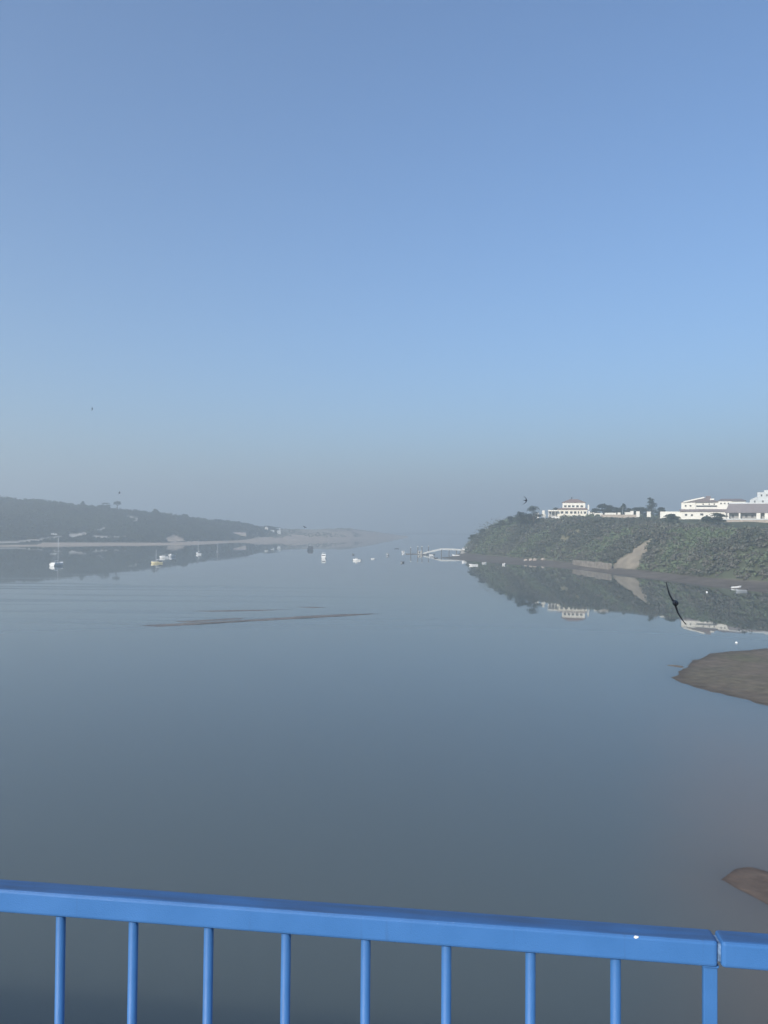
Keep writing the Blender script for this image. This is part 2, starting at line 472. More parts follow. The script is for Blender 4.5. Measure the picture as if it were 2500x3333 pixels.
PATHS = [
    [(408,1678),(430,1680),(449,1688),(451,1698),(440,1702),(430,1698),(442,1692),(430,1686),(412,1682)],
    [(303,1728),(322,1722),(344,1716),(346,1720),(326,1726),(306,1732)],
    [(218,1739),(240,1738),(262,1734),(286,1731),(288,1739),(262,1746),(232,1750)],
    [(-40,1764),(60,1760),(120,1755),(196,1743),(200,1748),(130,1760),(60,1765),(-40,1770)],
    [(300,1742),(350,1746),(410,1744),(412,1748),(350,1751),(300,1748)],
]
BLUFF = [(540,1754),(550,1746),(566,1741),(578,1745),(596,1754),(606,1760),(570,1763),(545,1762)]
for poly in PATHS:
    kk = inside(poly, pxl, pyl); cl[kk] = (0.46, 0.42, 0.37)
kk = inside(BLUFF, pxl, pyl); cl[kk] = sand * 0.95
cl *= (0.8 + 0.4 * nl)[:, None]
hill = grid_mesh('west_bank_terrain', PL, M_LAND, cl.reshape(PL.shape))
tag(hill, 'wooded hill with a sandy beach running out into low dunes on the left bank', kind='structure')

# ------------------------------------------------------------------ mud and sand banks in the water
def bank(name, outline, h, c1, c2, label, rings=9, wob=0.0, plateau=0.35, seed=1):
    pts = [on_z(x, y) for x, y in outline]
    # densify
    dense = []
    for a, b in zip(pts, pts[1:] + pts[:1]):
        n = max(2, int((b - a).length / max(0.8, (pts[0] - pts[len(pts)//2]).length / 90)))
        n = min(n, 30)
        for i in range(n): dense.append(a.lerp(b, i / n))
    D = np.array(dense)
    cen = D.mean(0)
    D[:, 0] += (fbm(D[:, 0] * 0.5, D[:, 1] * 0.5, 3, seed) - 0.5) * wob
    D[:, 1] += (fbm(D[:, 0] * 0.5 + 9, D[:, 1] * 0.5, 3, seed + 5) - 0.5) * wob
    G = np.zeros((rings, len(D) + 1, 3)); Cc = np.zeros_like(G)
    for r in range(rings):
        s = 1.06 - 1.06 * (r / (rings - 1)) ** 1.3
        q = cen + (D - cen) * max(s, 0.001)
        e = np.clip((1.0 - s) / plateau, -0.2, 1)
        G[r, :-1, :2] = q[:, :2]; G[r, :-1, 2] = h * np.where(e < 0, e * 1.5, e ** 0.7) + (fbm(q[:, 0] * 0.3, q[:, 1] * 0.3, 3, seed) - 0.5) * h * 0.3 * (e > 0.2)
        nn = fbm(q[:, 0] * 0.12, q[:, 1] * 0.12, 4, seed + 2)[:, None]
        mixv = np.clip((nn - 0.35) * 2.5, 0, 1) * np.clip(e, 0, 1)
        wet = (0.62 + 0.38 * np.clip(e * 2.2, 0, 1)) * (0.85 + 0.3 * fbm(q[:, 0] * 0.9, q[:, 1] * 0.9, 3, seed + 4)[:, None])   # darker where the mud is still wet
        Cc[r, :-1] = (np.array(c1) * (1 - mixv) + np.array(c2) * mixv) * wet
        G[r, -1] = G[r, 0]; Cc[r, -1] = Cc[r, 0]
    o = grid_mesh(name, G, M_MUD, Cc)
    return tag(o, label, kind='structure')

MUDC = (0.155, 0.125, 0.092); ALGAE = (0.120, 0.112, 0.066)
bank('mud_bank', [(2194,2208),(2212,2188),(2226,2176),(2262,2150),(2330,2124),(2420,2118),(2500,2110),(2680,2090),(2900,2120),(2950,2240),(2760,2330),(2600,2330),(2500,2298),(2430,2276),(2330,2254),(2258,2236),(2216,2222)],
     0.28, MUDC, ALGAE, 'broad olive brown mud bank at the right edge beyond the large dark bird', wob=1.6, seed=3)
bank('mud_bank', [(2168,2165),(2186,2164),(2222,2168),(2226,2174),(2206,2171)], 0.07, MUDC, MUDC, 'thin mud finger off the tip of the broad mud bank', rings=6, seed=4)
bank('mud_bank', [(2345,2862),(2366,2846),(2400,2832),(2450,2823),(2500,2836),(2620,2890),(2760,2980),(2860,3080),(2760,3090),(2620,3010),(2500,2946),(2430,2908),(2380,2882)],
     0.03, (0.135, 0.100, 0.078), (0.12, 0.092, 0.072), 'small brown mud bank close below the right end of the railing', wob=0.5, seed=8)
SB1, SB2 = (0.19, 0.175, 0.16), (0.16, 0.15, 0.14)
bank('sand_bar', [(455,2036),(540,2033),(640,2028),(760,2020),(900,2011),(1010,2004),(1120,1999),(1240,1997),(1130,2005),(1000,2012),(860,2020),(720,2028),(600,2036),(520,2039)], 0.10, SB1, SB2, 'long thin brown sand bar barely breaking the water, lowest of the streaks', rings=7, wob=1.5, seed=12)
bank('sand_bar', [(565,2023),(640,2019),(720,2014),(800,2011),(780,2016),(690,2021),(620,2026)], 0.06, SB1, SB2, 'short sand bar just above the left end of the longest bar', rings=6, wob=1.2, seed=13)
bank('sand_bar', [(610,1989),(700,1987),(800,1985),(960,1984),(820,1989),(700,1991)], 0.05, SB1, SB2, 'dark thin sand streak farther out above the longest bar', rings=6, wob=1.0, seed=14)
bank('sand_bar', [(965,1977),(1020,1975),(1065,1977),(1020,1979)], 0.04, SB1, SB2, 'tiny sand streak above the right end of the longest bar', rings=6, wob=0.6, seed=15)

# ------------------------------------------------------------------ vegetation: scrub on the headland, wood on the hill
def head_point(px_, d):
    X = (px_ - 1250) / FPX * d
    return X, d, float(head_z(X, d))

BARE_R = [SCAR, GRASS1, GRASS2,
          [(1876,1850),(1880,1821),(2000,1828),(2004,1854)],               # the quay wall
          [(1955,1690),(1955,1672),(2075,1672),(2075,1690)],               # terrace wall
          [(1828,1684),(1828,1650),(1912,1650),(1912,1684)],
          [(1738,1692),(1738,1650),(1830,1650),(1830,1692)],
          [(2222,1694),(2222,1660),(2290,1660),(2290,1694)],
          [(2352,1712),(2352,1660),(2560,1660),(2560,1712)]]
def scatter_head(n, seed):
    g = np.random.default_rng(seed)
    Y = g.uniform(262, 830, n); t = 60 * g.uniform(0, 1, n) ** 1.15 + 0.4
    k = g.uniform(0, 1, n) < 0.10
    t[k] = g.uniform(40, 150, k.sum())
    X = np.interp(Y, Y_F, X_F) + t
    Z = head_z(X, Y)
    return X, Y, Z, t
X, Y, Z, t = scatter_head(8600, 31)
r = np.random.default_rng(5).uniform(1.2, 2.9, len(X)) * np.interp(t, [0, 3, 10, 40, 60], [0.5, 0.8, 1.15, 0.9, 0.55])
patch = fbm(X * 0.035, Y * 0.035, 3, 40)
big = np.random.default_rng(12).uniform(0, 1, len(X)) < np.interp(Y, [300, 560, 620], [0.015, 0.03, 0.09])
big &= (t > 3) & (t < 34)
r[big] *= np.random.default_rng(13).uniform(1.5, 2.1, big.sum())
r *= (0.55 + 1.0 * patch) * np.interp(Y, [560, 600, 740], [1.0, 1.3, 1.6]) * np.interp(Y, [380, 480, 560], [0.8, 0.8, 1.0])
C = np.stack([X, Y, Z + r * 0.45], 1)
qx, qy = project(C)
keep = np.ones(len(X), bool)
for i, poly in enumerate(BARE_R):
    k = inside(poly, qx, qy)
    if i < 3: k &= np.random.default_rng(50 + i).uniform(0, 1, len(k)) > (0.03, 0.45, 0.4)[i]
    keep &= ~k
keep &= (qx < 2720)
C, r, patch = C[keep], r[keep], patch[keep]
Rd = np.stack([r * 1.2, r * 1.2, r], 1)
tint = np.clip((fbm(C[:, 0] * 0.035, C[:, 1] * 0.035 + C[:, 2] * 0.05, 3, 77) - 0.5) * 3.6 + 0.5, 0.0, 1.0) + np.random.default_rng(6).normal(0, 0.22, len(C))
o = link_mesh('headland_scrub', leaf_mesh('headland_scrub', C, Rd, 42, 0.52, 3, tint), M_SCRUB)
tag(o, 'dense mixed green scrub covering the steep slope below the white houses', 'scrub', kind='stuff')

g = np.random.default_rng(90)
n = 7600
x_ = g.uniform(-240, 900, n); v_ = g.uniform(0.15, 1.08, n)
d0 = np.interp(x_, WX, WD); dr = np.interp(x_, RDX, RDD)
d_ = d0 + v_ * (dr - d0)
z_ = np.array([left_z(a, b) for a, b in zip(x_, v_)])
X = (x_ - 1250) / FPX * d_
z_ = z_ + (fbm(X * 0.02, d_ * 0.02, 4, 3) - 0.5) * np.clip(z_ * 0.25, 0, 5)
lim = np.interp(x_, [-240, 0, 120, 140, 520, 560, 600, 700, 800, 900], [0.13, 0.13, 0.13, 0.16, 0.17, 0.19, 0.22, 0.20, 0.26, 0.40])
r = (1.7 + 3.6 * g.uniform(0, 1, n) ** 1.8) * np.interp(x_, [600, 850], [1.0, 0.45]) * np.interp(v_ - lim, [0, 0.15], [0.45, 1.0])
C = np.stack([X, d_, z_ + r * 0.55], 1)
qx, qy = project(C)
keep = v_ > lim
for poly in PATHS + [BLUFF, [(748,1752),(748,1730),(808,1730),(808,1752)]]:
    keep &= ~inside([(a, b) for a, b in poly], qx, qy) & ~inside([(a, b - 5) for a, b in poly], qx, qy)
C, r = C[keep], r[keep]
tint = np.clip((fbm(C[:, 0] * 0.012, C[:, 1] * 0.012, 3, 55) - 0.5) * 2.2 + 0.42, 0, 1) + g.normal(0, 0.30, len(C))
o = link_mesh('hillside_wood', leaf_mesh('hillside_wood', C, np.stack([r * 1.15, r * 1.15, r], 1), 34, 0.95, 8, tint), M_PINE)
tag(o, 'dark pine wood covering the whole hill on the left bank', 'wood', kind='stuff')

# tufts of dune grass on the spit
n = 700
x_ = g.uniform(820, 1180, n); v_ = g.uniform(0.3, 1.0, n)
d_ = np.interp(x_, WX, WD); d_ = d_ + v_ * (np.interp(x_, RDX, RDD) - d_)
X = (x_ - 1250) / FPX * d_
z_ = np.array([left_z(a, b) for a, b in zip(x_, v_)]); z_ = z_ + (fbm(X * 0.02, d_ * 0.02, 4, 3) - 0.5) * np.clip(z_ * 0.25, 0, 5)
keep = fbm(X * 0.02, d_ * 0.02, 3, 66) > 0.5
C = np.stack([X, d_, z_ + 0.3], 1)[keep]; r = g.uniform(0.8, 2.2, len(C))
o = link_mesh('dune_scrub', leaf_mesh('dune_scrub', C, np.stack([r * 1.6, r * 1.6, r * 0.6], 1), 22, 0.7, 15), M_SCRUB)
tag(o, 'patchy low scrub on the sandy spit', 'scrub', kind='stuff')

def tree(name, px_, ytop, wpx, d, label, kind='round', group='trees on the skyline', base=None, mat=None):
    X = (px_ - 1250) / FPX * d
    top = on_y(px_, ytop, d).z
    zb = base if base is not None else (float(head_z(X, d)) if X > 0 else min(top - 6, left_z(px_, (d - np.interp(px_, WX, WD)) / (np.interp(px_, RDX, RDD) - np.interp(px_, WX, WD))) - 0.5))
    zb -= 0.3
    h = max(top - zb, 2.5); w_ = wpx / FPX * d * (1.5 if kind != 'umbrella' else 1.25)
    t = empty(name, (X, d, zb), 0, label, 'tree', group)
    g = np.random.default_rng(int(px_) * 7 + 1)
    tr = MB()
    rt = (0.035 if kind != 'umbrella' else 0.06) * h + 0.06
    bend = g.normal(0, 0.03 * h, 2)
    p0 = Vector((0, 0, 0)); p1 = Vector((bend[0] * 0.5, bend[1] * 0.5, h * 0.35)); p2 = Vector((bend[0], bend[1], h * 0.72))
    tr.tube(p0, p1, rt, rt * 0.75, 8); tr.tube(p1, p2, rt * 0.75, rt * 0.3, 8)
    for i in range(6):
        a = i * 1.05 + g.uniform(0, 0.6); s = p1.lerp(p2, g.uniform(0, 0.9))
        tr.tube(s, s + Vector((math.cos(a) * w_ * 0.3, math.sin(a) * w_ * 0.3, h * g.uniform(0.08, 0.2))), rt * 0.35, rt * 0.12, 5)
    tr.build('trunk', M_BARK, t)
    if kind == 'cone':
        zz = np.linspace(0.16, 0.95, 15); rr = np.interp(zz, [0.16, 0.35, 1.0], [0.55, 0.60, 0.12]) * w_
        cc = np.stack([g.normal(0, 0.05 * w_, 15), g.normal(0, 0.05 * w_, 15), zz * h], 1); R3 = np.stack([rr, rr, np.full(15, h * 0.10)], 1)
    elif kind == 'umbrella':
        nn = 9; a = g.uniform(0, 6.28, nn); q = np.sqrt(g.uniform(0, 1, nn)) * w_ * 0.34
        cc = np.stack([q * np.cos(a), q * np.sin(a), h * (0.86 - 0.10 * (q / (w_ * 0.34)) ** 2)], 1); R3 = np.stack([np.full(nn, w_ * 0.22)] * 2 + [np.full(nn, h * 0.20)], 1)
    else:
        nn = 16; a = g.uniform(0, 6.28, nn); q = np.sqrt(g.uniform(0, 1, nn)) * w_ * 0.34; zz = g.uniform(0.16, 0.84, nn)
        q *= np.interp(zz, [0.3, 0.55, 0.86], [0.9, 1.0, 0.4])
        cc = np.stack([q * np.cos(a), q * np.sin(a), zz * h], 1); R3 = np.stack([g.uniform(0.22, 0.34, nn) * w_] * 2 + [g.uniform(0.14, 0.22, nn) * h], 1)
    me = leaf_mesh('crown', cc, R3, 150, 0.36 if d < 700 else 0.6, int(px_), np.clip(g.uniform(0.1, 0.8, len(cc)), 0, 1))
    link_mesh('crown', me, mat or M_TREE, t)
    return t
GT = 'trees on the headland skyline'
tree('tree', 1737, 1644, 42, 604, 'round dark tree on the skyline left of the white house, nearest the flying bird', group=GT)
tree('tree', 1700, 1663, 44, 620, 'broad low tree lower on the ridge left of the round dark tree', group=GT)
tree('tree', 1664, 1678, 24, 640, 'small round tree near the top of the sloping ridge line', group=GT)
tree('tree', 1636, 1692, 30, 648, 'rounded tree a third of the way down the sloping ridge line', group=GT)
tree('tree', 1606, 1707, 30, 664, 'rounded tree half way down the sloping ridge line', group=GT)
tree('tree', 1576, 1720, 30, 682, 'rounded tree two thirds of the way down the sloping ridge line', group=GT)
tree('tree', 1549, 1736, 28, 702, 'lowest rounded tree on the ridge, above the parked vans on the point', group=GT)
tree('tree', 1806, 1650, 34, 640, 'low tree crown just showing behind the left wing of the white house', group=GT)
tree('tree', 1967, 1638, 52, 640, 'tallest broad tree just right of the white house', group=GT)
tree('tree', 1935, 1652, 36, 650, 'lower tree between the white house and the broad tree', group=GT)
tree('tree', 2000, 1646, 46, 645, 'dense flat topped tree right of the tallest broad tree', group=GT)
tree('conifer', 2029, 1640, 26, 640, 'slim pointed conifer rising behind the lamp post', 'cone', GT)
tree('tree', 2047, 1652, 26, 650, 'small tree beside the slim pointed conifer', group=GT)
tree('tree', 2068, 1645, 30, 655, 'round tree between the two conifers', group=GT)
tree('tree', 2092, 1648, 34, 650, 'low round tree touching the tall conifer', group=GT)
tree('conifer', 2119, 1621, 36, 640, 'tall dark conical conifer standing highest on the headland', 'cone', GT)
tree('tree', 1983, 1644, 34, 648, 'middle tree of the dark row, between the tallest broad one and the flat topped one', group=GT)
tree('tree', 2012, 1650, 30, 640, 'low dark tree just left of the slim pointed conifer', group=GT)
tree('tree', 2150, 1650, 26, 620, 'small tree between the tall conifer and the balcony building', group=GT)
tree('bush', 2182, 1671, 44, 500, 'large dark bush in front of the low left wing of the balcony building', group=GT)
tree('bush', 2338, 1667, 50, 492, 'large rounded bush hiding the right end of the balcony building ground floor', group=GT)
tree('bush', 2300, 1678, 24, 505, 'small bush against the balcony building ground floor wall', group=GT)
GL = 'pines on the left ridge'
tree('pine_tree', 342, 1633, 38, 1235, 'broad domed pine crown on the left ridge', 'round', GL, mat=M_PINE)
tree('pine_tree', 381, 1631, 20, 1235, 'umbrella pine on a thin trunk standing clear of the ridge', 'umbrella', GL, mat=M_PINE)
tree('pine_tree', 270, 1632, 16, 1222, 'small pointed pine left of the domed pine on the ridge', 'cone', GL, mat=M_PINE)
tree('pine_tree', 506, 1655, 22, 1270, 'lone small pine on the middle of the descending ridge', 'round', GL, mat=M_PINE)
tree('pine_tree', 602, 1672, 18, 1320, 'tiny pine on the lower part of the descending ridge', 'round', GL, mat=M_PINE)
tree('tree', 880, 1711, 46, 1470, 'rounded dark clump among the small dune houses', 'round', 'trees on the dunes', mat=M_PINE)

# ------------------------------------------------------------------ buildings
class Site:
    """a building frame facing the bridge; x and y are given in photograph pixels at distance d"""
    def __init__(s, name, xc, ybase, d, label, cat='building', group=None, turn=0.9):
        s.d = d; s.xc = xc; s.k = d / FPX; s.yb = ybase
        p = on_y(xc, ybase, d); s.z0 = p.z
        s.o = empty(name, p, -math.atan((xc - 1250) / FPX) * turn, label, cat, group)
    def x(s, px_): return (px_ - s.xc) * s.k
    def z(s, py_, px_=None): return (s.yb - py_ + ((px_ if px_ else s.xc) - s.xc) * math.tan(ROLL)) * s.k
    def block(s, name, x0, x1, y0, y1, depth, mat, y_off=0.0, parent=None, sink=0.0):
        m = MB().box(s.x(x0), s.x(x1), y_off, y_off + depth, s.z(y1) - sink, s.z(y0))
        return m.build(name, mat, parent or s.o)
    def window(s, xc, yc, w, h, y_off=0.0, parent=None, name='window'):
        x0, x1, z0, z1 = s.x(xc - w / 2), s.x(xc + w / 2), s.z(yc + h / 2), s.z(yc - h / 2)
        f = MB(); t = 0.10
        f.box(x0 - t, x1 + t, y_off - 0.06, y_off + 0.05, z1, z1 + t); f.box(x0 - t, x1 + t, y_off - 0.12, y_off + 0.05, z0 - t, z0)
        f.box(x0 - t, x0, y_off - 0.055, y_off + 0.05, z0, z1); f.box(x1, x1 + t, y_off - 0.055, y_off + 0.05, z0, z1)
        o = f.build(name, M_FRAME, parent or s.o)
        p = MB().box(x0 + 0.002, x1 - 0.002, y_off - 0.02, y_off + 0.04, z0 + 0.002, z1 - 0.002); p.build('pane', M_GLASS, o)
        return o

# the white house above the point
h1 = Site('white_house', 1866, 1680, 602, 'white two storey house with red hipped roof alone on the point', 'house')
h1.block('ground_floor_wall', 1815, 1910, 1658.5, 1680, 15, M_CREAM, sink=3)
h1.block('upper_floor_wall', 1832, 1904, 1635.5, 1655, 10, M_WHITE, y_off=2.6)
rf = MB().hip(h1.x(1832), h1.x(1904), 2.6, 12.6, h1.z(1635.5) + 0.003, 2.9, 0.30, 0.6).build('roof', M_TILE, h1.o)
sk = MB(); z0, z1 = h1.z(1658.5) + 0.003, h1.z(1652.5)
x0, x1 = h1.x(1813), h1.x(1912)
sk.add([(x0, -0.7, z0), (x1, -0.7, z0), (x1, 15.7, z0), (x0, 15.7, z0), (x0, -0.7, z0 + 0.15), (x1, -0.7, z0 + 0.15), (x1, 15.7, z0 + 0.15), (x0, 15.7, z0 + 0.15),
        (h1.x(1829), 2.9, z1), (h1.x(1907), 2.9, z1), (h1.x(1907), 12.4, z1), (h1.x(1829), 12.4, z1)],
       [(0,3,2,1),(0,1,5,4),(1,2,6,5),(2,3,7,6),(3,0,4,7),(4,5,9,8),(5,6,10,9),(6,7,11,10),(7,4,8,11),(8,9,10,11)])
sk.build('skirt_roof', M_TILE, h1.o)
h1.block('chimney', 1912.5, 1917, 1642, 1659, 1.2, M_WHITE, y_off=5)
for wx in (1841, 1853.5, 1866, 1879.5, 1893): h1.window(wx, 1647.5, 7.5, 6, 2.6)
for wx, ww in ((1830.5, 8), (1845, 9), (1860, 7), (1872, 7.5), (1882.5, 4), (1891.5, 4), (1903, 7)): h1.window(wx, 1668, ww, 7)
pg = Site('pergola', 1800, 1676, 602, 'white flat roofed terrace shelter attached left of the white house', 'pergola')
pg.block('canopy', 1784, 1815, 1660, 1664, 6, M_WHITE)
for a in (1785, 1795, 1806): pg.block('post', a, a + 1.4, 1664.1, 1676, 0.3, M_WHITE, y_off=0.3, sink=2)
pg.block('back_wall', 1786, 1814.5, 1664.1, 1676, 0.3, M_CONC, y_off=5.4, sink=2)

def low_wall(name, x0, x1, y0, y1, d, mat, label, group=None, thick=0.5, cap=True, sink=None):
    s = Site(name, (x0 + x1) / 2, y1, d, label, 'wall', group)
    if sink is None: sink = max(0.4, s.z0 - float(head_z(s.o.location.x, d)) + 0.6)
    s.block('wall_face', x0, x1, y0 + 0.8, y1, thick, mat, sink=sink)
    if cap: MB().box(s.x(x0) - 0.08, s.x(x1) + 0.08, -0.08, thick + 0.08, s.z(y0 + 0.8) + 0.003, s.z(y0)).build('coping', mat, s.o)
    return s
GW = 'white garden walls on the headland'
low_wall('garden_wall', 1741, 1754, 1670, 1679, 625, M_WHITE, 'short white wall block at the left end of the house garden', GW)
low_wall('garden_wall', 1765, 1773, 1661, 1668, 630, M_WHITE, 'small raised white wall block between the round tree and the terrace shelter', GW)
low_wall('garden_wall', 1764, 1776, 1674, 1680, 618, M_WHITE, 'low white wall left of the terrace shelter', GW)
low_wall('garden_wall', 1922, 1934, 1668, 1676, 600, M_WHITE, 'short stepped white wall just right of the white house', GW)
low_wall('garden_wall', 1935, 1961, 1670, 1677.5, 572, M_WHITE, 'bright white wall right of the white house', GW)
low_wall('garden_wall', 1969, 2005, 1669, 1674.5, 575, M_WHITE, 'long bright white wall above the beige terrace wall', GW)
low_wall('garden_wall', 2010, 2020, 1668, 1673, 578, M_WHITE, 'small white wall end left of the lamp post', GW)
low_wall('garden_wall', 2034, 2054, 1667, 1673, 578, M_WHITE, 'white wall just right of the lamp post', GW)
low_wall('garden_wall', 2052, 2062, 1663, 1667, 590, M_WHITE, 'small far white wall behind the lamp post wall', GW)
low_wall('garden_wall', 2071, 2082, 1664, 1673, 575, M_WHITE, 'whitewashed wall corner above the right end of the terrace wall', GW)
low_wall('garden_wall', 2106, 2118, 1665, 1671, 578, M_WHITE, 'small white wall at the foot of the tall conifer', GW)
low_wall('terrace_wall', 1958, 2069, 1675, 1688, 562, M_STONE, 'long beige stone terrace wall below the white garden walls', thick=1.0)
M_QUAY = paint('stained_stone', (0.25, 0.22, 0.185), 0.9, 0.4, 0.5, 0.1)
qa, qb = Vector((123.3, 497, 0)), Vector((130.6, 443, 0)); qd = (qb - qa).normalized(); qn = Vector((-qd.y, qd.x, 0)); ql = (qb - qa).length
qw = empty('quay_wall', qa, math.atan2(qd.y, qd.x), 'beige stone retaining wall at the foot of the slope above the mud', 'wall')
for i in range(9):
    a_, b_ = ql * i / 9, ql * (i + 1) / 9 - 0.06
    MB().box(a_, b_, -1.2, 0.9, -0.6, 4.3 + 0.08 * i + 0.35 * math.sin(i * 2.3)).build('wall_bay', M_QUAY, qw)
MB().box(-0.1, ql, -1.3, 1.0, 3.55, 3.72).build('string_course', M_QUAY, qw)
hp = Site('white_post', 1917, 1664, 600, 'white gate post at the right corner of the white house', 'post')
hp.block('shaft', 1915, 1920, 1664, 1680, 0.9, M_WHITE, sink=2)
hp.block('cap', 1914.4, 1920.6, 1662.5, 1663.9, 1.1, M_WHITE, y_off=-0.1)
lp = Site('lamp_post', 2027, 1670, 574, 'thin pale lamp post in front of the slim conifer', 'lamp post')
MB().tube((0, 0, -2), (0, 0, lp.z(1652)), 0.12, 0.07, 8).build('pole', M_ALU, lp.o)
MB().tube((-0.05, 0, lp.z(1652)), (0.9, 0, lp.z(1650.5)), 0.06, 0.05, 6).build('arm', M_ALU, lp.o)
MB().box(0.7, 1.3, -0.15, 0.15, lp.z(1650.5) - 0.08, lp.z(1650.5) + 0.08).build('lamp_head', M_ALU, lp.o)
# pale rocks in the garden below the shelter
def rock(px_, py_, d, w, h, label, group, mat):
    p = on_y(px_, py_, d); p.z = float(head_z(p.x, d)) + h * 0.35
    bm = bmesh.new(); bmesh.ops.create_icosphere(bm, subdivisions=2, radius=1.0)
    g = random.Random(int(px_ * 3 + py_))
    for v in bm.verts:
        s = 1 + g.uniform(-0.22, 0.22); v.co = Vector((v.co.x * w * s, v.co.y * w * 0.8 * s, max(v.co.z, -0.7) * h * s))
    me = bpy.data.meshes.new('rock'); bm.to_mesh(me); bm.free()
    o = link_mesh('rock', me, mat, None, p); tag(o, label, 'rock', group); return o
for i, (a, b, w_, lab) in enumerate([(1797, 1679, 1.1, 'small white rock at the left of the garden below the shelter'), (1803, 1686, 1.5, 'large white rock lowest in the garden below the shelter'),
        (1808, 1678, 1.2, 'white rock in the middle of the garden below the shelter'), (1819, 1688, 1.0, 'white rock low beside the corner of the white house'), (1826, 1679, 1.0, 'white rock against the left wall of the white house')]):
    rock(a, b, 597, w_ * 1.2, w_ * 1.2, lab, 'white garden rocks', M_WHITE)
for a, b, w_, lab in [(1711, 1819, 1.3, 'leftmost pale boulder at the foot of the slope'), (1728, 1818, 1.6, 'second pale boulder from the left at the foot of the slope'), (1741, 1819, 1.8, 'widest pale boulder at the foot of the slope'),
        (1768, 1820, 1.7, 'pale boulder right of the widest one at the foot of the slope'), (1797, 1823, 1.2, 'rightmost pale boulder at the foot of the slope')]:
    rock(a, b, 553, w_, w_ * 0.7, lab, 'pale boulders on the foreshore', M_STONE)

# large white building with the balcony
ht = Site('balcony_house', 2290, 1692, 536, 'large white two storey building with grey roofs and a long balcony', 'building')
ht.block('ground_floor_wall', 2220, 2372, 1665, 1692, 16, M_WHITE, sink=4)
ht.block('left_wing_wall', 2157, 2219.9, 1665, 1682, 10, M_WHITE, y_off=1.0, sink=3)
ht.block('upper_left_wall', 2223, 2266, 1634.5, 1659, 10, M_WHITE, y_off=2.4)
ht.block('upper_middle_wall', 2266.1, 2333, 1633.5, 1659, 10, M_WHITE, y_off=3.2)
ht.block('upper_right_wall', 2333.1, 2375, 1630.5, 1662, 10, M_WHITE, y_off=2.4)
m = MB(); za, zb = ht.z(1665.5), ht.z(1657)
m.loft([[(ht.x(2217), -0.6, za), (ht.x(2217), -0.6, za + 0.2), (ht.x(2217), 2.3, zb), (ht.x(2217), 2.3, zb - 0.2)], [(ht.x(2374), -0.6, za), (ht.x(2374), -0.6, za + 0.2), (ht.x(2374), 2.3, zb), (ht.x(2374), 2.3, zb - 0.2)]])
m.build('skirt_roof', M_SLATE, ht.o)
m = MB(); b = MB()
x0, x1, x2, x3 = ht.x(2232), ht.x(2291), ht.x(2313), ht.x(2336)
m.loft([[(x0, 2.0, ht.z(1635)), (x1, 2.0, ht.z(1619.5)), (x2, 2.0, ht.z(1621)), (x3, 2.0, ht.z(1633))], [(x0, 12.5, ht.z(1635)), (x1, 12.5, ht.z(1619.5)), (x2, 12.5, ht.z(1621)), (x3, 12.5, ht.z(1633))]])
rf = m.build('main_roof', M_SLATE, ht.o)
b.loft([[(x0 - 0.6, 1.6, ht.z(1635.5)), (x0 - 0.6, 1.6, ht.z(1631)), (x0 - 0.6, 1.95, ht.z(1631)), (x0 - 0.6, 1.95, ht.z(1635.5))], [(x1 + 0.4, 1.6, ht.z(1621)), (x1 + 0.4, 1.6, ht.z(1616.5)), (x1 + 0.4, 1.95, ht.z(1616.5)), (x1 + 0.4, 1.95, ht.z(1621))]])
b.build('gable_parapet', M_WHITE, rf)
MB().box(ht.x(2298), ht.x(2313), 5, 8, ht.z(1621), ht.z(1613.5)).build('chimney', M_SLATE, rf)
MB().box(ht.x(2310), ht.x(2322), 1.5, 1.9, ht.z(1627.5), ht.z(1622.5)).build('skylight', M_WHITE, rf)
MB().hip(ht.x(2223), ht.x(2262), 2.4, 12.4, ht.z(1634.5) + 0.003, 0.9, 0.5, 0.3).build('left_roof', M_SLATE, ht.o)
MB().hip(ht.x(2334), ht.x(2416), 2.4, 12.4, ht.z(1630.5) + 0.003, 1.7, 0.7, 0.4).build('right_roof', M_SLATE, ht.o)
ht.block('rear_wall', 2375.1, 2416, 1630.5, 1645, 9, M_WHITE, y_off=3.0)
bal = ht.block('balcony_recess', 2268.5, 2331.5, 1644.6, 1649.8, 0.12, M_GLASS, y_off=3.13)
ht.block('balcony_parapet', 2267, 2333, 1650, 1656.5, 0.25, M_WHITE, y_off=2.35)
for wx, wy, ww, wh, yo in [(2236, 1646, 4.5, 5, 2.4), (2251, 1646, 4.5, 5, 2.4), (2289.5, 1640.5, 3.5, 4, 3.2), (2308, 1640.5, 3, 3.5, 3.2), (2323, 1640.5, 3.5, 4, 3.2), (2343, 1638.5, 4, 4, 2.4), (2354, 1638.5, 4, 4, 2.4), (2365, 1638.5, 4, 4, 2.4),
                           (2237, 1676, 6.5, 6, 0.0), (2255, 1677, 6, 6, 0.0), (2284.5, 1674.5, 9, 6, 0.0), (2300, 1681, 5, 9, 0.0)]:
    ht.window(wx, wy, ww, wh, yo)

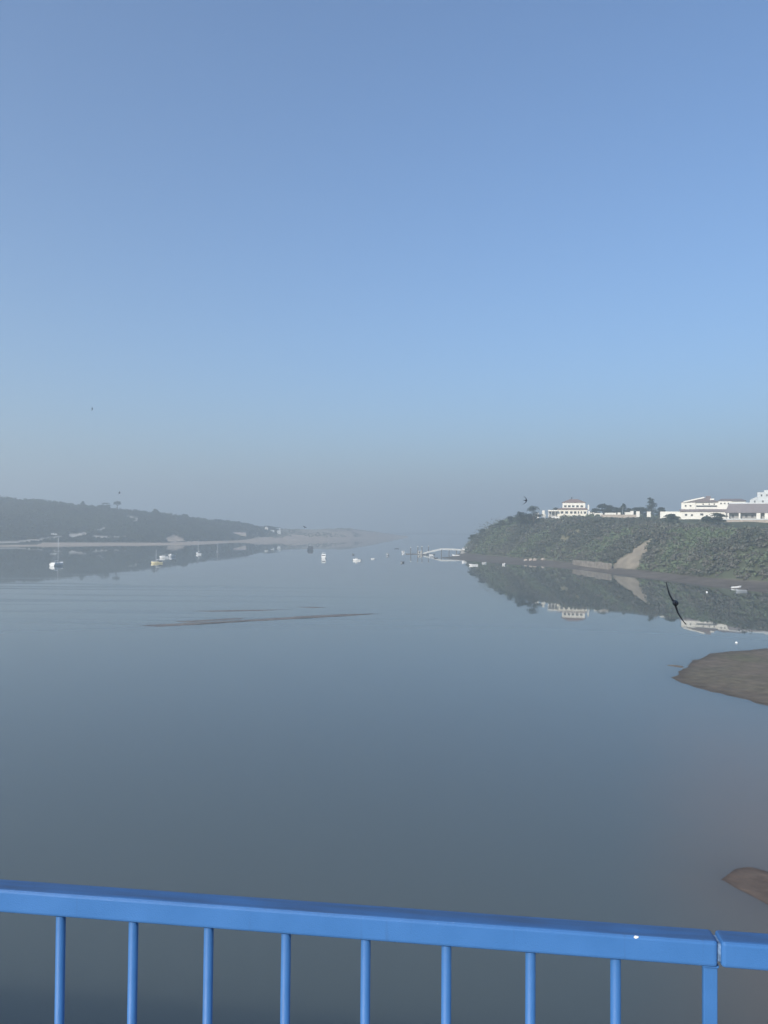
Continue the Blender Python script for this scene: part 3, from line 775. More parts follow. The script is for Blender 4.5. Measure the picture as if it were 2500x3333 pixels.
# hall with the broad mauve roof
hl = Site('long_hall', 2452, 1704, 505, 'long hall under a broad mauve tiled roof with a white pillared porch', 'hall')
m = MB(); za, zb, ya, yb_ = hl.z(1669.5), hl.z(1638), -0.8, 7.0
xa, xb, xc_, xd = hl.x(2368), hl.x(2660), hl.x(2380), hl.x(2660)
m.loft([[(xa, ya, za), (xa, ya, za + 0.22), (xc_, yb_, zb), (xc_, 15, za)], [(xb, ya, za), (xb, ya, za + 0.22), (xd, yb_, zb), (xd, 15, za)]])
hr = m.build('roof', M_MAUVE, hl.o)
MB().box(xc_, xd, yb_ - 0.25, yb_ + 0.25, zb - 0.1, hl.z(1634.5)).build('ridge', M_PALE, hr)
hl.block('back_wall', 2372, 2660, 1669.7, 1692, 9, M_CONC, y_off=3.2)
hl.block('porch_floor', 2352, 2660, 1688.5, 1691.8, 3.2, M_PALE, y_off=-0.6)
hl.block('base_wall', 2354, 2660, 1692, 1704.5, 3, M_STONE, y_off=-0.4, sink=3)
for a, ww in ((2375, 5), (2409, 5), (2461, 12), (2485, 13), (2530, 5), (2580, 5), (2630, 5)):
    hl.block('pillar', a, a + ww, 1669.7, 1688.4, 0.5, M_WHITE, y_off=-0.5)
for a in (2392, 2432, 2450): hl.window(a, 1680, 7, 9, 3.2)
# pale stepped building behind
tw = Site('stepped_tower_house', 2490, 1640, 600, 'pale stepped building rising at the right edge behind the hall', 'building')
tw.block('low_wall', 2446, 2560, 1626, 1640, 8, M_PALE, sink=5)
tw.block('middle_wall', 2468, 2560, 1602, 1626, 7, M_PALE, y_off=1)
tw.block('tower_wall', 2488, 2560, 1595, 1602, 6, M_PALE, y_off=1.5)
m = MB(); m.loft([[(tw.x(2446), -0.1, tw.z(1626)), (tw.x(2468), -0.1, tw.z(1626)), (tw.x(2468), -0.1, tw.z(1616))], [(tw.x(2446), 6, tw.z(1626)), (tw.x(2468), 6, tw.z(1626)), (tw.x(2468), 6, tw.z(1616))]])
m.build('sloping_parapet', M_PALE, tw.o)
for a, b in ((2480, 1612), (2496, 1612), (2460, 1632), (2484, 1632)): tw.window(a, b, 4, 6, 1 if b < 1626 else 0)

# little buildings on the dunes
def hut(xc, y1, wpx, hpx, d, label, mat, roofm, h=0.35):
    s = Site('dune_house', xc, y1, d, label, 'house', 'small houses on the dunes')
    s.block('wall', xc - wpx / 2, xc + wpx / 2, y1 - hpx, y1, wpx * s.k * 0.7, mat, sink=4)
    MB().hip(s.x(xc - wpx / 2), s.x(xc + wpx / 2), 0, wpx * s.k * 0.7, s.z(y1 - hpx) + 0.003, hpx * s.k * h, 0.6, 0.3).build('roof', roofm, s.o)
    s.block('door', xc - 0.8, xc + 0.8, y1 - hpx * 0.6, y1, 0.05, M_GLASS, y_off=-0.06)
    return s
hut(867, 1723.5, 10, 5.5, 1440, 'brightest small white house at the left of the dune houses', M_WHITE, M_WHITE)
hut(851, 1731, 7, 3, 1420, 'tiny grey hut below the brightest white dune house', M_PALE, M_PALE)
hut(887, 1733, 13, 6, 1430, 'wide pale low house in front of the dark dune clump', M_PALE, M_PALE)
hut(908, 1733, 11, 5, 1430, 'pale house at the right of the dune houses', M_PALE, M_PALE)
hut(911, 1726, 5, 5, 1450, 'small square pale hut behind the rightmost dune house', M_PALE, M_PALE)
s = Site('long_shed', 778, 1742, 1297, 'long low pale shed at the foot of the wooded hill', 'shed')
s.block('wall', 755, 801, 1737, 1742, 7, M_STONE, sink=2)
MB().hip(s.x(755), s.x(801), 0, 7, s.z(1736.5) + 0.003, 1.6, 0.85, 0.4).build('roof', paint('pink_sheet', (0.55, 0.45, 0.42), 0.7, 0.08), s.o)
for a in (763, 775, 787, 796): s.block('door', a - 1.5, a + 1.5, 1738, 1742, 0.05, M_CONC, y_off=-0.06)

# parked vans
def van(px_, py_, d, label, group, head=0.0):
    s = Site('van', px_, py_, d, label, 'van', group); s.o.rotation_euler.z += head
    prof = [(-2.3, 0.45), (2.1, 0.45), (2.3, 0.75), (2.2, 1.15), (1.5, 1.45), (1.05, 2.15), (-2.2, 2.2), (-2.35, 1.2)]
    MB().loft([[(x, -0.9, z) for x, z in prof], [(x, 0.9, z) for x, z in prof]]).build('body', M_GEL, s.o)
    for yy in (-0.93, 0.91):
        MB().box(-1.9, 0.9, yy, yy + 0.02, 1.35, 1.9).build('side_window', M_GLASS, s.o)
    for xx in (-1.5, 1.5):
        for yy in (-0.85, 0.65): MB().tube((xx, yy, 0.33), (xx, yy + 0.2, 0.33), 0.33, None, 12).build('wheel', M_BLACK, s.o)
    return s
def terrace(name, x0, x1, y0, y1, ztop, label):
    m = MB(); m.box(x0, x1, y0, y1, -1.0, ztop - 0.25); m.box(x0 - 0.15, x1 + 0.15, y0 - 0.15, y1 + 0.15, ztop - 0.249, ztop)
    return tag(m.build(name, M_CONC), label, kind='structure')
terrace('parking_pavement', 76.5, 87, 683, 694, on_y(1545, 1778, 688).z - 0.01, 'small paved parking terrace on the tip of the headland')
terrace('landing_pavement', 70.5, 84, 702, 710, on_y(1518, 1790, 706).z - 0.01, 'paved landing at the shore end of the jetty')
van(1541, 1778, 690, 'white van parked at the left of the pair on the tip of the headland', 'vans on the point', 0.2)
van(1550, 1778, 686, 'white van parked at the right of the pair on the tip of the headland', 'vans on the point', 0.2)
van(1513, 1791, 706, 'white van parked at the shore end of the jetty', 'vans on the point', 0.1)
van(1525, 1789, 706, 'second white van behind the one at the shore end of the jetty', 'vans on the point', 0.1)
van(172, 1741, 985, 'white van parked by the road below the wooded hill', 'vans below the wood')
van(180, 1741.5, 985, 'second white van right beside the one below the wooded hill', 'vans below the wood')

# ------------------------------------------------------------------ boats
def hull_mesh(L, B, F, draft=0.35, full=0.6, sheer=0.18, transom=0.75, n=12):
    """a boat hull along +X (bow), waterline at z = 0, with a deck set below the gunwale"""
    rings = []
    for i in range(n):
        t = i / (n - 1)
        b = B / 2 * (transom + (1 - transom) * math.sin(min(t / full, 1) * math.pi / 2)) if t < full else B / 2 * max(0.03, math.cos((t - full) / (1 - full) * math.pi / 2) ** 0.75)
        f = F * (1 + sheer * (2 * t - 0.7) ** 2 * (1.6 if t > 0.35 else 0.6))
        x = -L / 2 + L * t
        k = draft * (1 - 0.8 * max(0, (t - 0.7) / 0.3))
        xo = 0.10 * L * max(0, (t - 0.8) / 0.2)
        rings.append([(x + xo * 0.3, -b, f), (x + xo * 0.2, -b * 0.93, f * 0.45), (x - xo * 0.3, -b * 0.72, -0.05), (x - xo * 0.8, -b * 0.2, -k), (x - xo * 0.8, b * 0.2, -k), (x - xo * 0.3, b * 0.72, -0.05), (x + xo * 0.2, b * 0.93, f * 0.45), (x + xo * 0.3, b, f)])
    return rings

def deck_mb(rings, drop, inset=0.93):
    m = MB()
    m.loft([[(r[0][0], r[0][1] * inset, r[0][2] - drop), (r[7][0], r[7][1] * inset, r[7][2] - drop)] for r in rings], closed=False, caps=False)
    return m

def boat(kind, px_, py_, lpx=None, L=None, B=None, F=0.7, head=0.0, hull=None, label='', mast=0.0, top=None, z=0.0, name=None, d=None, canvas=False):
    p = on_z(px_, py_, z) if d is None else on_y(px_, py_, d)
    o = empty(name or {'sail': 'sailboat', 'motor': 'motorboat', 'dinghy': 'dinghy', 'yacht': 'motor_yacht', 'work': 'workboat'}[kind], p, math.radians(head), label, 'boat', 'boats moored in the estuary')
    L *= 1.12; B *= 1.12; F *= 1.15; hull = hull or M_GEL
    rings = hull_mesh(L, B, F)
    h = MB().loft(rings, closed=False, caps=False)
    h.add(rings[0], [tuple(range(8))]); h.add(rings[-1], [tuple(range(8))])
    ho = h.build('hull', hull, o, smooth=False)
    deck_mb(rings, 0.12 if kind != 'dinghy' else F * 0.55).build('deck', M_GEL if kind != 'dinghy' else M_WOOD, o)
    st = MB()
    for s in (0, 7):
        for a, b in zip(rings[:-1], rings[1:]): st.tube(a[s], b[s], 0.045, 0.045, 5, False)
    st.build('gunwale', M_GEL if hull in (M_GEL, M_YELLOW) else M_GREYBOAT, ho)
    if kind == 'sail':
        c = []
        for x, w_, hh in ((-0.12 * L, 0.58, 0.40), (0.05 * L, 0.60, 0.45), (0.22 * L, 0.42, 0.22)):
            c.append([(x, -B / 2 * w_, F - 0.1), (x, -B / 2 * w_ * 0.8, F + hh), (x, B / 2 * w_ * 0.8, F + hh), (x, B / 2 * w_, F - 0.1)])
        co = MB().loft(c, closed=False).build('cabin', top or M_GEL, o)
        for s in (-1, 1): MB().box(-0.06 * L, 0.12 * L, s * B / 2 * 0.55 - 0.04, s * B / 2 * 0.55 + 0.04, F + 0.12, F + 0.3).build('cabin_window', M_GLASS, co)
        mo = MB().tube((0.08 * L, 0, F), (0.08 * L, 0, mast), 0.15, 0.11, 8).build('mast', M_ALU, o)
        MB().tube((0.08 * L, -B * 0.22, mast * 0.62), (0.08 * L, B * 0.22, mast * 0.62), 0.035, 0.035, 6).build('spreader', M_ALU, mo)
        MB().tube((0.08 * L, 0, F + 1.3), (-0.34 * L, 0, F + 1.25), 0.06, 0.05, 6).build('boom', M_ALU, o)
        MB().loft([[(0.06 * L, 0.0, F + 1.36), (0.06 * L, -0.15, F + 1.55), (0.06 * L, 0, F + 1.75), (0.06 * L, 0.15, F + 1.55)], [(-0.3 * L, 0.0, F + 1.31), (-0.3 * L, -0.1, F + 1.42), (-0.3 * L, 0, F + 1.52), (-0.3 * L, 0.1, F + 1.42)]]).build('furled_sail', M_GEL, o)
        rg = MB()
        rg.tube((0.08 * L, 0, mast), (0.5 * L, 0, F * 1.2), 0.012, None, 4); rg.tube((0.08 * L, 0, mast), (-0.5 * L, 0, F), 0.012, None, 4)
        for s in (-1, 1): rg.tube((0.08 * L, 0, mast * 0.97), (0.04 * L, s * B * 0.46, F), 0.012, None, 4)
        rg.build('rigging', M_ALU, o)
        MB().box(-0.42 * L, -0.18 * L, -B * 0.30, B * 0.30, F + 0.02, F + 0.55).build('sprayhood', M_GEL if L > 10 else M_CANVAS, o)
    elif kind in ('motor', 'yacht', 'work'):
        hh = {'motor': 1.0, 'yacht': 1.5, 'work': 2.2}[kind]
        x0, x1 = {'motor': (-0.1, 0.25), 'yacht': (-0.28, 0.25), 'work': (-0.05, 0.22)}[kind]
        w_ = B * 0.36
        prof = [(x0 * L, F - 0.1), (x0 * L, F + hh), (x1 * L * 0.7, F + hh), (x1 * L, F + 0.45), (x1 * L + 0.2, F - 0.1)]
        co = MB().loft([[(x, -w_, z_) for x, z_ in prof], [(x, w_, z_) for x, z_ in prof]]).build('cabin', top or M_GEL, o)
        for s in (-1, 1): MB().box(x0 * L + 0.15, x1 * L * 0.7, s * (w_ + 0.01) - 0.012, s * (w_ + 0.01) + 0.012, F + hh * 0.5, F + hh * 0.85).build('side_window', M_GLASS, co)
        MB().box(x0 * L - 0.03, x0 * L - 0.005, -w_ * 0.75, w_ * 0.75, F + hh * 0.45, F + hh * 0.85).build('aft_window', M_GLASS, co)
        MB().box(x0 * L - 0.5, x1 * L * 0.75, -w_ * 1.1, w_ * 1.1, F + hh + 0.003, F + hh + 0.09).build('cabin_roof', M_CANVAS if canvas else M_GEL, o)
        if kind == 'yacht':
            MB().box(-0.2 * L, 0.08 * L, -w_ * 0.95, w_ * 0.95, F + hh + 0.095, F + hh + 0.75).build('flybridge', M_GEL, o)
            for s in (-1, 1): MB().tube((-0.18 * L, s * w_ * 0.85, F + hh + 0.6), (-0.18 * L, s * w_ * 0.85, F + hh + 1.75), 0.04, None, 6).build('canopy_post', M_ALU, o)
            MB().box(-0.24 * L, 0.06 * L, -w_ * 1.0, w_ * 1.0, F + hh + 1.75, F + hh + 1.85).build('canopy', M_GEL, o)
        if kind == 'work':
            MB().tube((-0.1 * L, 0, F), (-0.1 * L, 0, F + hh + 2.6), 0.09, 0.06, 8).build('mast', M_ALU, o)
            for s in (-1, 1): MB().tube((-0.45 * L, s * B * 0.35, F), (-0.45 * L, s * B * 0.35, F + 2.0), 0.08, None, 6).build('gantry_leg', M_DARKBOAT, o)
            MB().tube((-0.45 * L, -B * 0.36, F + 2.0), (-0.45 * L, B * 0.36, F + 2.0), 0.08, None, 6).build('gantry_beam', M_DARKBOAT, o)
        if mast: MB().tube((-0.2 * L, 0, F), (-0.2 * L, 0, mast), 0.05, 0.035, 6).build('mast', M_ALU, o)
    if kind in ('dinghy', 'motor'):
        if kind == 'dinghy':
            for x in (-0.22, 0.08): MB().box(x * L - 0.13, x * L + 0.13, -B * 0.44, B * 0.44, F * 0.62, F * 0.72).build('thwart', M_WOOD, o)
        en = MB().box(-L / 2 - 0.35, -L / 2 - 0.04, -0.17, 0.17, F * 0.85, F * 0.85 + 0.5); en.box(-L / 2 - 0.24, -L / 2 - 0.12, -0.06, 0.06, -0.3, F * 0.85)
        en.build('outboard_motor', M_BLACK, o)
    if kind in ('motor', 'sail', 'yacht'):
        rl = MB(); pts = [rings[i] for i in range(6, 12)]
        for s in (0, 7):
            for a, b in zip(pts[:-1], pts[1:]):
                rl.tube((a[s][0], a[s][1], a[s][2] + 0.5), (b[s][0], b[s][1], b[s][2] + 0.5), 0.02, None, 4)
                rl.tube(a[s], (a[s][0], a[s][1], a[s][2] + 0.5), 0.015, None, 4)
        rl.build('bow_rail', M_ALU, o)
    return o

boat('sail', 186, 1841, L=10.5, B=3.9, F=1.2, head=84, mast=17.0, label='white sailboat with the tallest mast, leftmost on the water')
boat('sail', 511, 1834, L=6.2, B=2.1, F=0.8, head=203, mast=9.0, hull=M_YELLOW, top=M_YELLOW, label='pale yellow small sailboat, nearest of the left hand cluster')
boat('motor', 534, 1816, L=5.6, B=2.2, F=0.95, head=196, mast=4.2, label='bright white motorboat behind the yellow boat, with a short mast')
boat('motor', 559, 1812, L=5.4, B=2.7, F=1.1, head=235, top=M_GEL, canvas=True, label='plump white cabin boat with dark canopy, right of the bright white motorboat')
boat('sail', 646, 1805, L=8.5, B=3.2, F=1.1, head=118, mast=13.2, label='white sailboat with a tall mast standing alone before the sandy beach')
boat('sail', 708, 1797, L=6.0, B=2.2, F=0.8, head=100, mast=10.0, hull=M_GREYBOAT, label='small hazy sailboat right of the one before the beach')
boat('work', 1010, 1789, L=10, B=6.4, F=1.6, head=100, hull=M_DARKBOAT, top=M_DARKBOAT, label='dark grey workboat moored far out in front of the dunes')
boat('yacht', 1054, 1817, L=9, B=3.9, F=1.1, head=92, label='white motor yacht with flybridge seen from astern in mid channel')
boat('dinghy', 1150, 1806, L=3.2, B=1.5, F=0.6, head=70, hull=M_GREYBOAT, label='small grey tender just behind the white cabin motorboat')
boat('motor', 1162, 1825, L=5.0, B=2.0, F=0.8, head=172, label='white cabin motorboat with canopy in mid channel, right of the yacht')
boat('dinghy', 1214, 1820, L=3.1, B=1.3, F=0.55, head=5, label='small white dinghy between the cabin motorboat and the jetty')
boat('motor', 1262, 1808, L=3.8, B=1.7, F=0.7, head=110, hull=M_GREYBOAT, label='small grey cabin boat left of the jetty pontoon')
boat('dinghy', 1292, 1786, L=4.4, B=1.6, F=0.5, head=4, hull=M_DARKBOAT, label='dark flat skiff far beyond the jetty, farthest boat out')
boat('motor', 1312, 1800, L=5.5, B=2.8, F=1.0, head=92, top=M_GEL, label='bright white motorboat seen from astern just left of the pontoon')
boat('dinghy', 1311, 1832, L=3.6, B=1.7, F=0.75, head=60, hull=M_GREYBOAT, label='grey dinghy with outboard in open water below the pontoon')
boat('dinghy', 1511, 1831, L=2.9, B=1.3, F=0.6, head=195, label='small white dinghy at the tip of the mud spit')
boat('dinghy', 1542, 1841, L=5.0, B=1.8, F=0.62, head=178, label='long white skiff floating just off the headland mud')
boat('dinghy', 1576, 1834, L=3.1, B=1.3, F=0.6, head=18, label='small white dinghy just right of the long white skiff')
boat('dinghy', 1640, 1839, L=3.0, B=1.9, F=0.75, head=75, label='stubby white dinghy end on, alone by the mud right of the skiffs')
boat('dinghy', 2396, 1915, L=3.9, B=1.5, F=0.6, head=7, label='white skiff near the right edge, the brighter of two')
boat('dinghy', 2413, 1925, L=3.6, B=1.4, F=0.5, head=176, hull=M_GREYBOAT, label='grey skiff near the right edge just in front of the white one')
# boats tied to the pontoon and one on the mud
boat('motor', 1393, 1805, L=4.6, B=1.9, F=0.8, head=150, label='white cabin boat tied under the gangway')
boat('dinghy', 1383, 1806, L=3.6, B=1.5, F=0.55, head=160, hull=M_DARKBOAT, label='dark dinghy tied between the kiosk and the white cabin boat')
boat('dinghy', 1404, 1808, L=3.4, B=1.5, F=0.65, head=165, label='white dinghy tied right of the cabin boat under the gangway')
boat('dinghy', 1407, 1813, L=3.2, B=1.3, F=0.5, head=170, hull=M_GREYBOAT, label='pale grey dinghy in front of the tied white dinghy')
boat('dinghy', 1418, 1817, L=2.8, B=1.3, F=0.5, head=165, hull=M_DARKBOAT, label='dark dinghy nearest the bridge of those at the pontoon')
boat('dinghy', 1484, 1809.5, L=5.6, B=1.9, F=0.7, head=172, z=0.5, label='white rowing boat drawn up on the mud below the jetty')

def buoy(px_, py_, r, label):
    p = on_z(px_, py_)
    o = empty('mooring_buoy', p, 0, label, 'buoy', 'white mooring buoys')
    rg = []
    for a in np.linspace(-0.9, 1.45, 9): rg.append([(r * math.cos(a) * math.cos(b), r * math.cos(a) * math.sin(b), r * 0.9 * math.sin(a) + r * 0.25) for b in np.linspace(0, 2 * math.pi, 12, endpoint=False)])
    MB().loft(rg).build('float', M_GEL, o, smooth=True)
    MB().tube((0, 0, r * 1.05), (0, 0, r * 1.5), r * 0.12, r * 0.12, 6).build('eye_post', M_GREYBOAT, o)
    return o
buoy(2301, 1928, 0.36, 'white round buoy left of the two skiffs at the right edge')
buoy(2397, 2093, 0.27, 'white round buoy nearest the bridge, just off the mud bank')

# ------------------------------------------------------------------ jetty
DJ = 705.0
def J(px_, py_): return on_y(px_, py_, DJ)
jt = empty('jetty', (J(1440, 1795).x, DJ, 0), 0, 'pale fixed jetty running out from the headland on piles', 'jetty')
def rel(p): return Vector(p) - Vector(jt.location)
def walkway(parent, a, b, w_, n, mat):
    a, b = rel(a), rel(b)
    m = MB(); m.loft([[a + Vector((0, -w_, -0.25)), a + Vector((0, -w_, 0)), a + Vector((0, w_, 0)), a + Vector((0, w_, -0.25))], [b + Vector((0, -w_, -0.25)), b + Vector((0, -w_, 0)), b + Vector((0, w_, 0)), b + Vector((0, w_, -0.25))]])
    dk = m.build('walkway', mat, parent)
    for s in (-1, 1):
        r_ = MB()
        for hgt in (0.55, 1.1): r_.tube(a + Vector((0, s * w_ * 0.95, hgt)), b + Vector((0, s * w_ * 0.95, hgt)), 0.06, None, 6)
        for i in range(n + 1):
            q = a.lerp(b, i / n) + Vector((0, s * w_ * 0.95, 0)); r_.tube(q, q + Vector((0, 0, 1.1)), 0.05, None, 5)
            if i < n:
                q2 = a.lerp(b, (i + 1) / n) + Vector((0, s * w_ * 0.95, 1.1)); r_.tube(q, q2, 0.04, None, 5)
        r_.build('handrail', M_WHITE, dk)
        pn = MB(); e = Vector((0, s * w_ * 0.9, 0)); t = Vector((0, 0.03, 0)); hh = Vector((0, 0, 0.95)); z0 = Vector((0, 0, 0.08))
        pn.loft([[a + e + z0, a + e + hh, a + e + hh + t, a + e + z0 + t], [b + e + z0, b + e + hh, b + e + hh + t, b + e + z0 + t]]).build('side_panel', M_PALE, dk)
walkway(jt, J(1378, 1803), J(1437, 1789), 1.1, 8, M_PALE)
walkway(jt, J(1437, 1789), J(1478, 1790), 1.3, 6, M_PALE)
walkway(jt, J(1478, 1790), J(1536, 1795.5), 1.6, 8, M_PALE)
for a, t_ in ((1437, 1789), (1462, 1789.6), (1486, 1791), (1508, 1793)):
    for s in (-1, 1):
        b = rel(J(a, t_)); MB().tube((b.x, s, -1.5), (b.x, s, b.z - 0.25), 0.28, 0.28, 10).build('pile', M_WOOD, jt)
pt = empty('pontoon', (J(1345, 1804).x, 712, 0), 0, 'low dark floating pontoon at the outer end of the jetty', 'pontoon')
def PX(px_): return (px_ - 1345) / FPX * 712
for a, b in ((1322, 1332.5), (1333, 1344.5), (1345, 1356.5)):
    MB().box(PX(a), PX(b), -1.3, 1.3, -0.2, 0.55).build('float', M_WOOD, pt)
MB().box(PX(1357), PX(1392), -2.2, 2.2, -0.2, 0.6).build('float', M_CONC, pt)
MB().box(PX(1392.4), PX(1416), -3.6, -2.0, -0.2, 0.5).build('float', M_WOOD, pt)
ks = empty('kiosk', (on_y(1367, 1800, 712).x, 712, 0.6), 0, 'small white kiosk standing on the pontoon', 'kiosk')
MB().box(-1.7, 1.7, -1.4, 1.4, 0, 2.3).build('wall', M_WHITE, ks)
MB().hip(-1.7, 1.7, -1.4, 1.4, 2.303, 0.7, 0.3, 0.3).build('roof', M_PALE, ks)
MB().box(-1.3, -0.4, -1.46, -1.38, 0.9, 1.8).build('window', M_GLASS, ks)
MB().box(0.2, 1.1, -1.46, -1.38, 0.0, 1.9).build('door', M_CONC, ks)
for a, top, lab in ((1337, 1783, 'mooring pile with white cap at the outer end of the pontoon'), (1360, 1780, 'mooring pile with white cap just left of the kiosk'), (1373.5, 1780, 'mooring pile with white cap just right of the kiosk'), (1395, 1778.5, 'mooring pile with white cap behind the gangway')):
    dd = 710 if a < 1390 else 716
    p = on_y(a, top, dd); o = empty('mooring_pile', (p.x, dd - 1.6 if a < 1390 else dd, 0), 0, lab, 'pile', 'mooring piles')
    MB().tube((0, 0, -1.5), (0, 0, p.z), 0.36, 0.36, 12).build('shaft', M_WOOD, o)
    MB().tube((0, 0, p.z), (0, 0, p.z + 0.9), 0.5, 0.06, 12).build('cap', M_WHITE, o)

# ------------------------------------------------------------------ birds
def bird(loc, head, up, span, label, sweep=0.5, droop=0.0, fold=0.0, fat=1.0):
    """a bird in flight: head and up give its attitude; sweep bends the wings back, droop lowers the tips"""
    k = span / 0.40
    m = MB()
    rings = []
    for y, rx, rz, dz in ((0.088, 0.002, 0.002, -0.002), (0.078, 0.007, 0.006, 0), (0.062, 0.014, 0.014, 0.002), (0.045, 0.016, 0.016, 0.002), (0.015, 0.020, 0.019, 0), (-0.02, 0.018, 0.016, 0), (-0.05, 0.011, 0.009, 0.001), (-0.075, 0.009, 0.005, 0.002)):
        rings.append([(rx * fat * math.cos(a), y, dz + rz * fat * math.sin(a)) for a in np.linspace(0, 2 * math.pi, 12, endpoint=False)])
    m.loft(rings)
    for s in (-1, 1):
        # forked tail
        m.loft([[(s * 0.001, -0.062, -0.002), (s * 0.011, -0.062, -0.002), (s * 0.011, -0.062, 0.004), (s * 0.001, -0.062, 0.004)],
                [(s * 0.004, -0.095, -0.002), (s * 0.013, -0.092, -0.002), (s * 0.013, -0.092, 0.003), (s * 0.004, -0.095, 0.003)],
                [(s * 0.014, -0.128, -0.001), (s * 0.018, -0.126, -0.001), (s * 0.018, -0.126, 0.002), (s * 0.014, -0.128, 0.002)]])
        # scythe wing
        wr = []
        for t in np.linspace(0, 1, 9):
            x = 0.006 + 0.194 * (1 - fold) * t
            y = 0.030 + 0.055 * math.sin(min(t, 0.35) / 0.35 * math.pi / 2) * 0.5 - sweep * 0.20 * max(0, t - 0.22) ** 1.35
            z = 0.004 + 0.010 * math.sin(t * math.pi) - droop * 0.2 * t ** 1.5
            c = 0.052 * (1 - t) ** 0.55 * (1 if t > 0.1 else 1.0) + 0.006
            th = 0.008 * (1 - t) + 0.0045
            wr.append([(s * x, y, z), (s * x, y - c * 0.35, z + th), (s * x, y - c, z), (s * x, y - c * 0.35, z - th * 0.7)])
        m.loft(wr)
    me = m.mesh('flying_bird')
    o = bpy.data.objects.new('flying_bird', me); COL.objects.link(o)
    bm = bmesh.new(); bm.from_mesh(me); bmesh.ops.recalc_face_normals(bm, faces=bm.faces); bm.to_mesh(me); bm.free()
    rm = o.modifiers.new('one_skin', 'REMESH'); rm.mode = 'VOXEL'; rm.voxel_size = 0.0022; rm.use_smooth_shade = True
    dg = bpy.context.evaluated_depsgraph_get()
    m2 = bpy.data.meshes.new_from_object(o.evaluated_get(dg)); o.modifiers.clear(); o.data = m2
    m2.materials.clear(); m2.materials.append(M_BIRD)
    m2.polygons.foreach_set('use_smooth', [True] * len(m2.polygons))
    y = Vector(head).normalized(); z = Vector(up); z = (z - y * z.dot(y)).normalized(); x = y.cross(z)
    R = Matrix((x, y, z)).transposed()
    o.matrix_world = Matrix.Translation(loc) @ R.to_4x4() @ Matrix.Scale(k, 4)
    return tag(o, label, 'bird', 'birds over the estuary')
bird(on_y(2199, 1963, 7.3), ray(2199, 1963) + Vector((-0.06, 0, 0.0)), (-0.93, 0.0, -0.36), 0.43, 'large dark bird banking close by in front of the right bank', sweep=0.15, droop=0.045, fat=1.35)
bird(on_y(1711, 1629, 38), (1, 0.15, -0.08), (0.1, -0.8, -0.05), 0.44, 'dark bird flying right above the end of the headland', sweep=1.25, fat=1.25)
bird(on_y(300, 1331, 70), (1, 0.3, -0.1), (0.2, -1, 0.2), 0.42, 'lone bird high in the sky at the left', sweep=0.8)
bird(on_y(389, 1604, 74), (1, 0.25, -0.2), (0.3, -0.9, 0.5), 0.42, 'bird just above the left wooded ridge', sweep=1.0, fold=0.1)
bird(on_y(992, 1716, 62), (0.35, -0.35, 0.8), (-0.2, -0.9, -0.2), 0.36, 'bird low over the dunes with its tail pointing down', sweep=0.15)
bird(on_y(1861, 1621.5, 95), (-0.6, -0.3, 0.45), (0.2, -0.9, 0.4), 0.44, 'tiny bird just above the roof of the white house', sweep=0.5)
bird(on_y(1580, 311, 365), (0.3, 1, 0.2), (0, 0, 1), 0.42, 'speck of a bird very high in the blue sky', sweep=0.4)

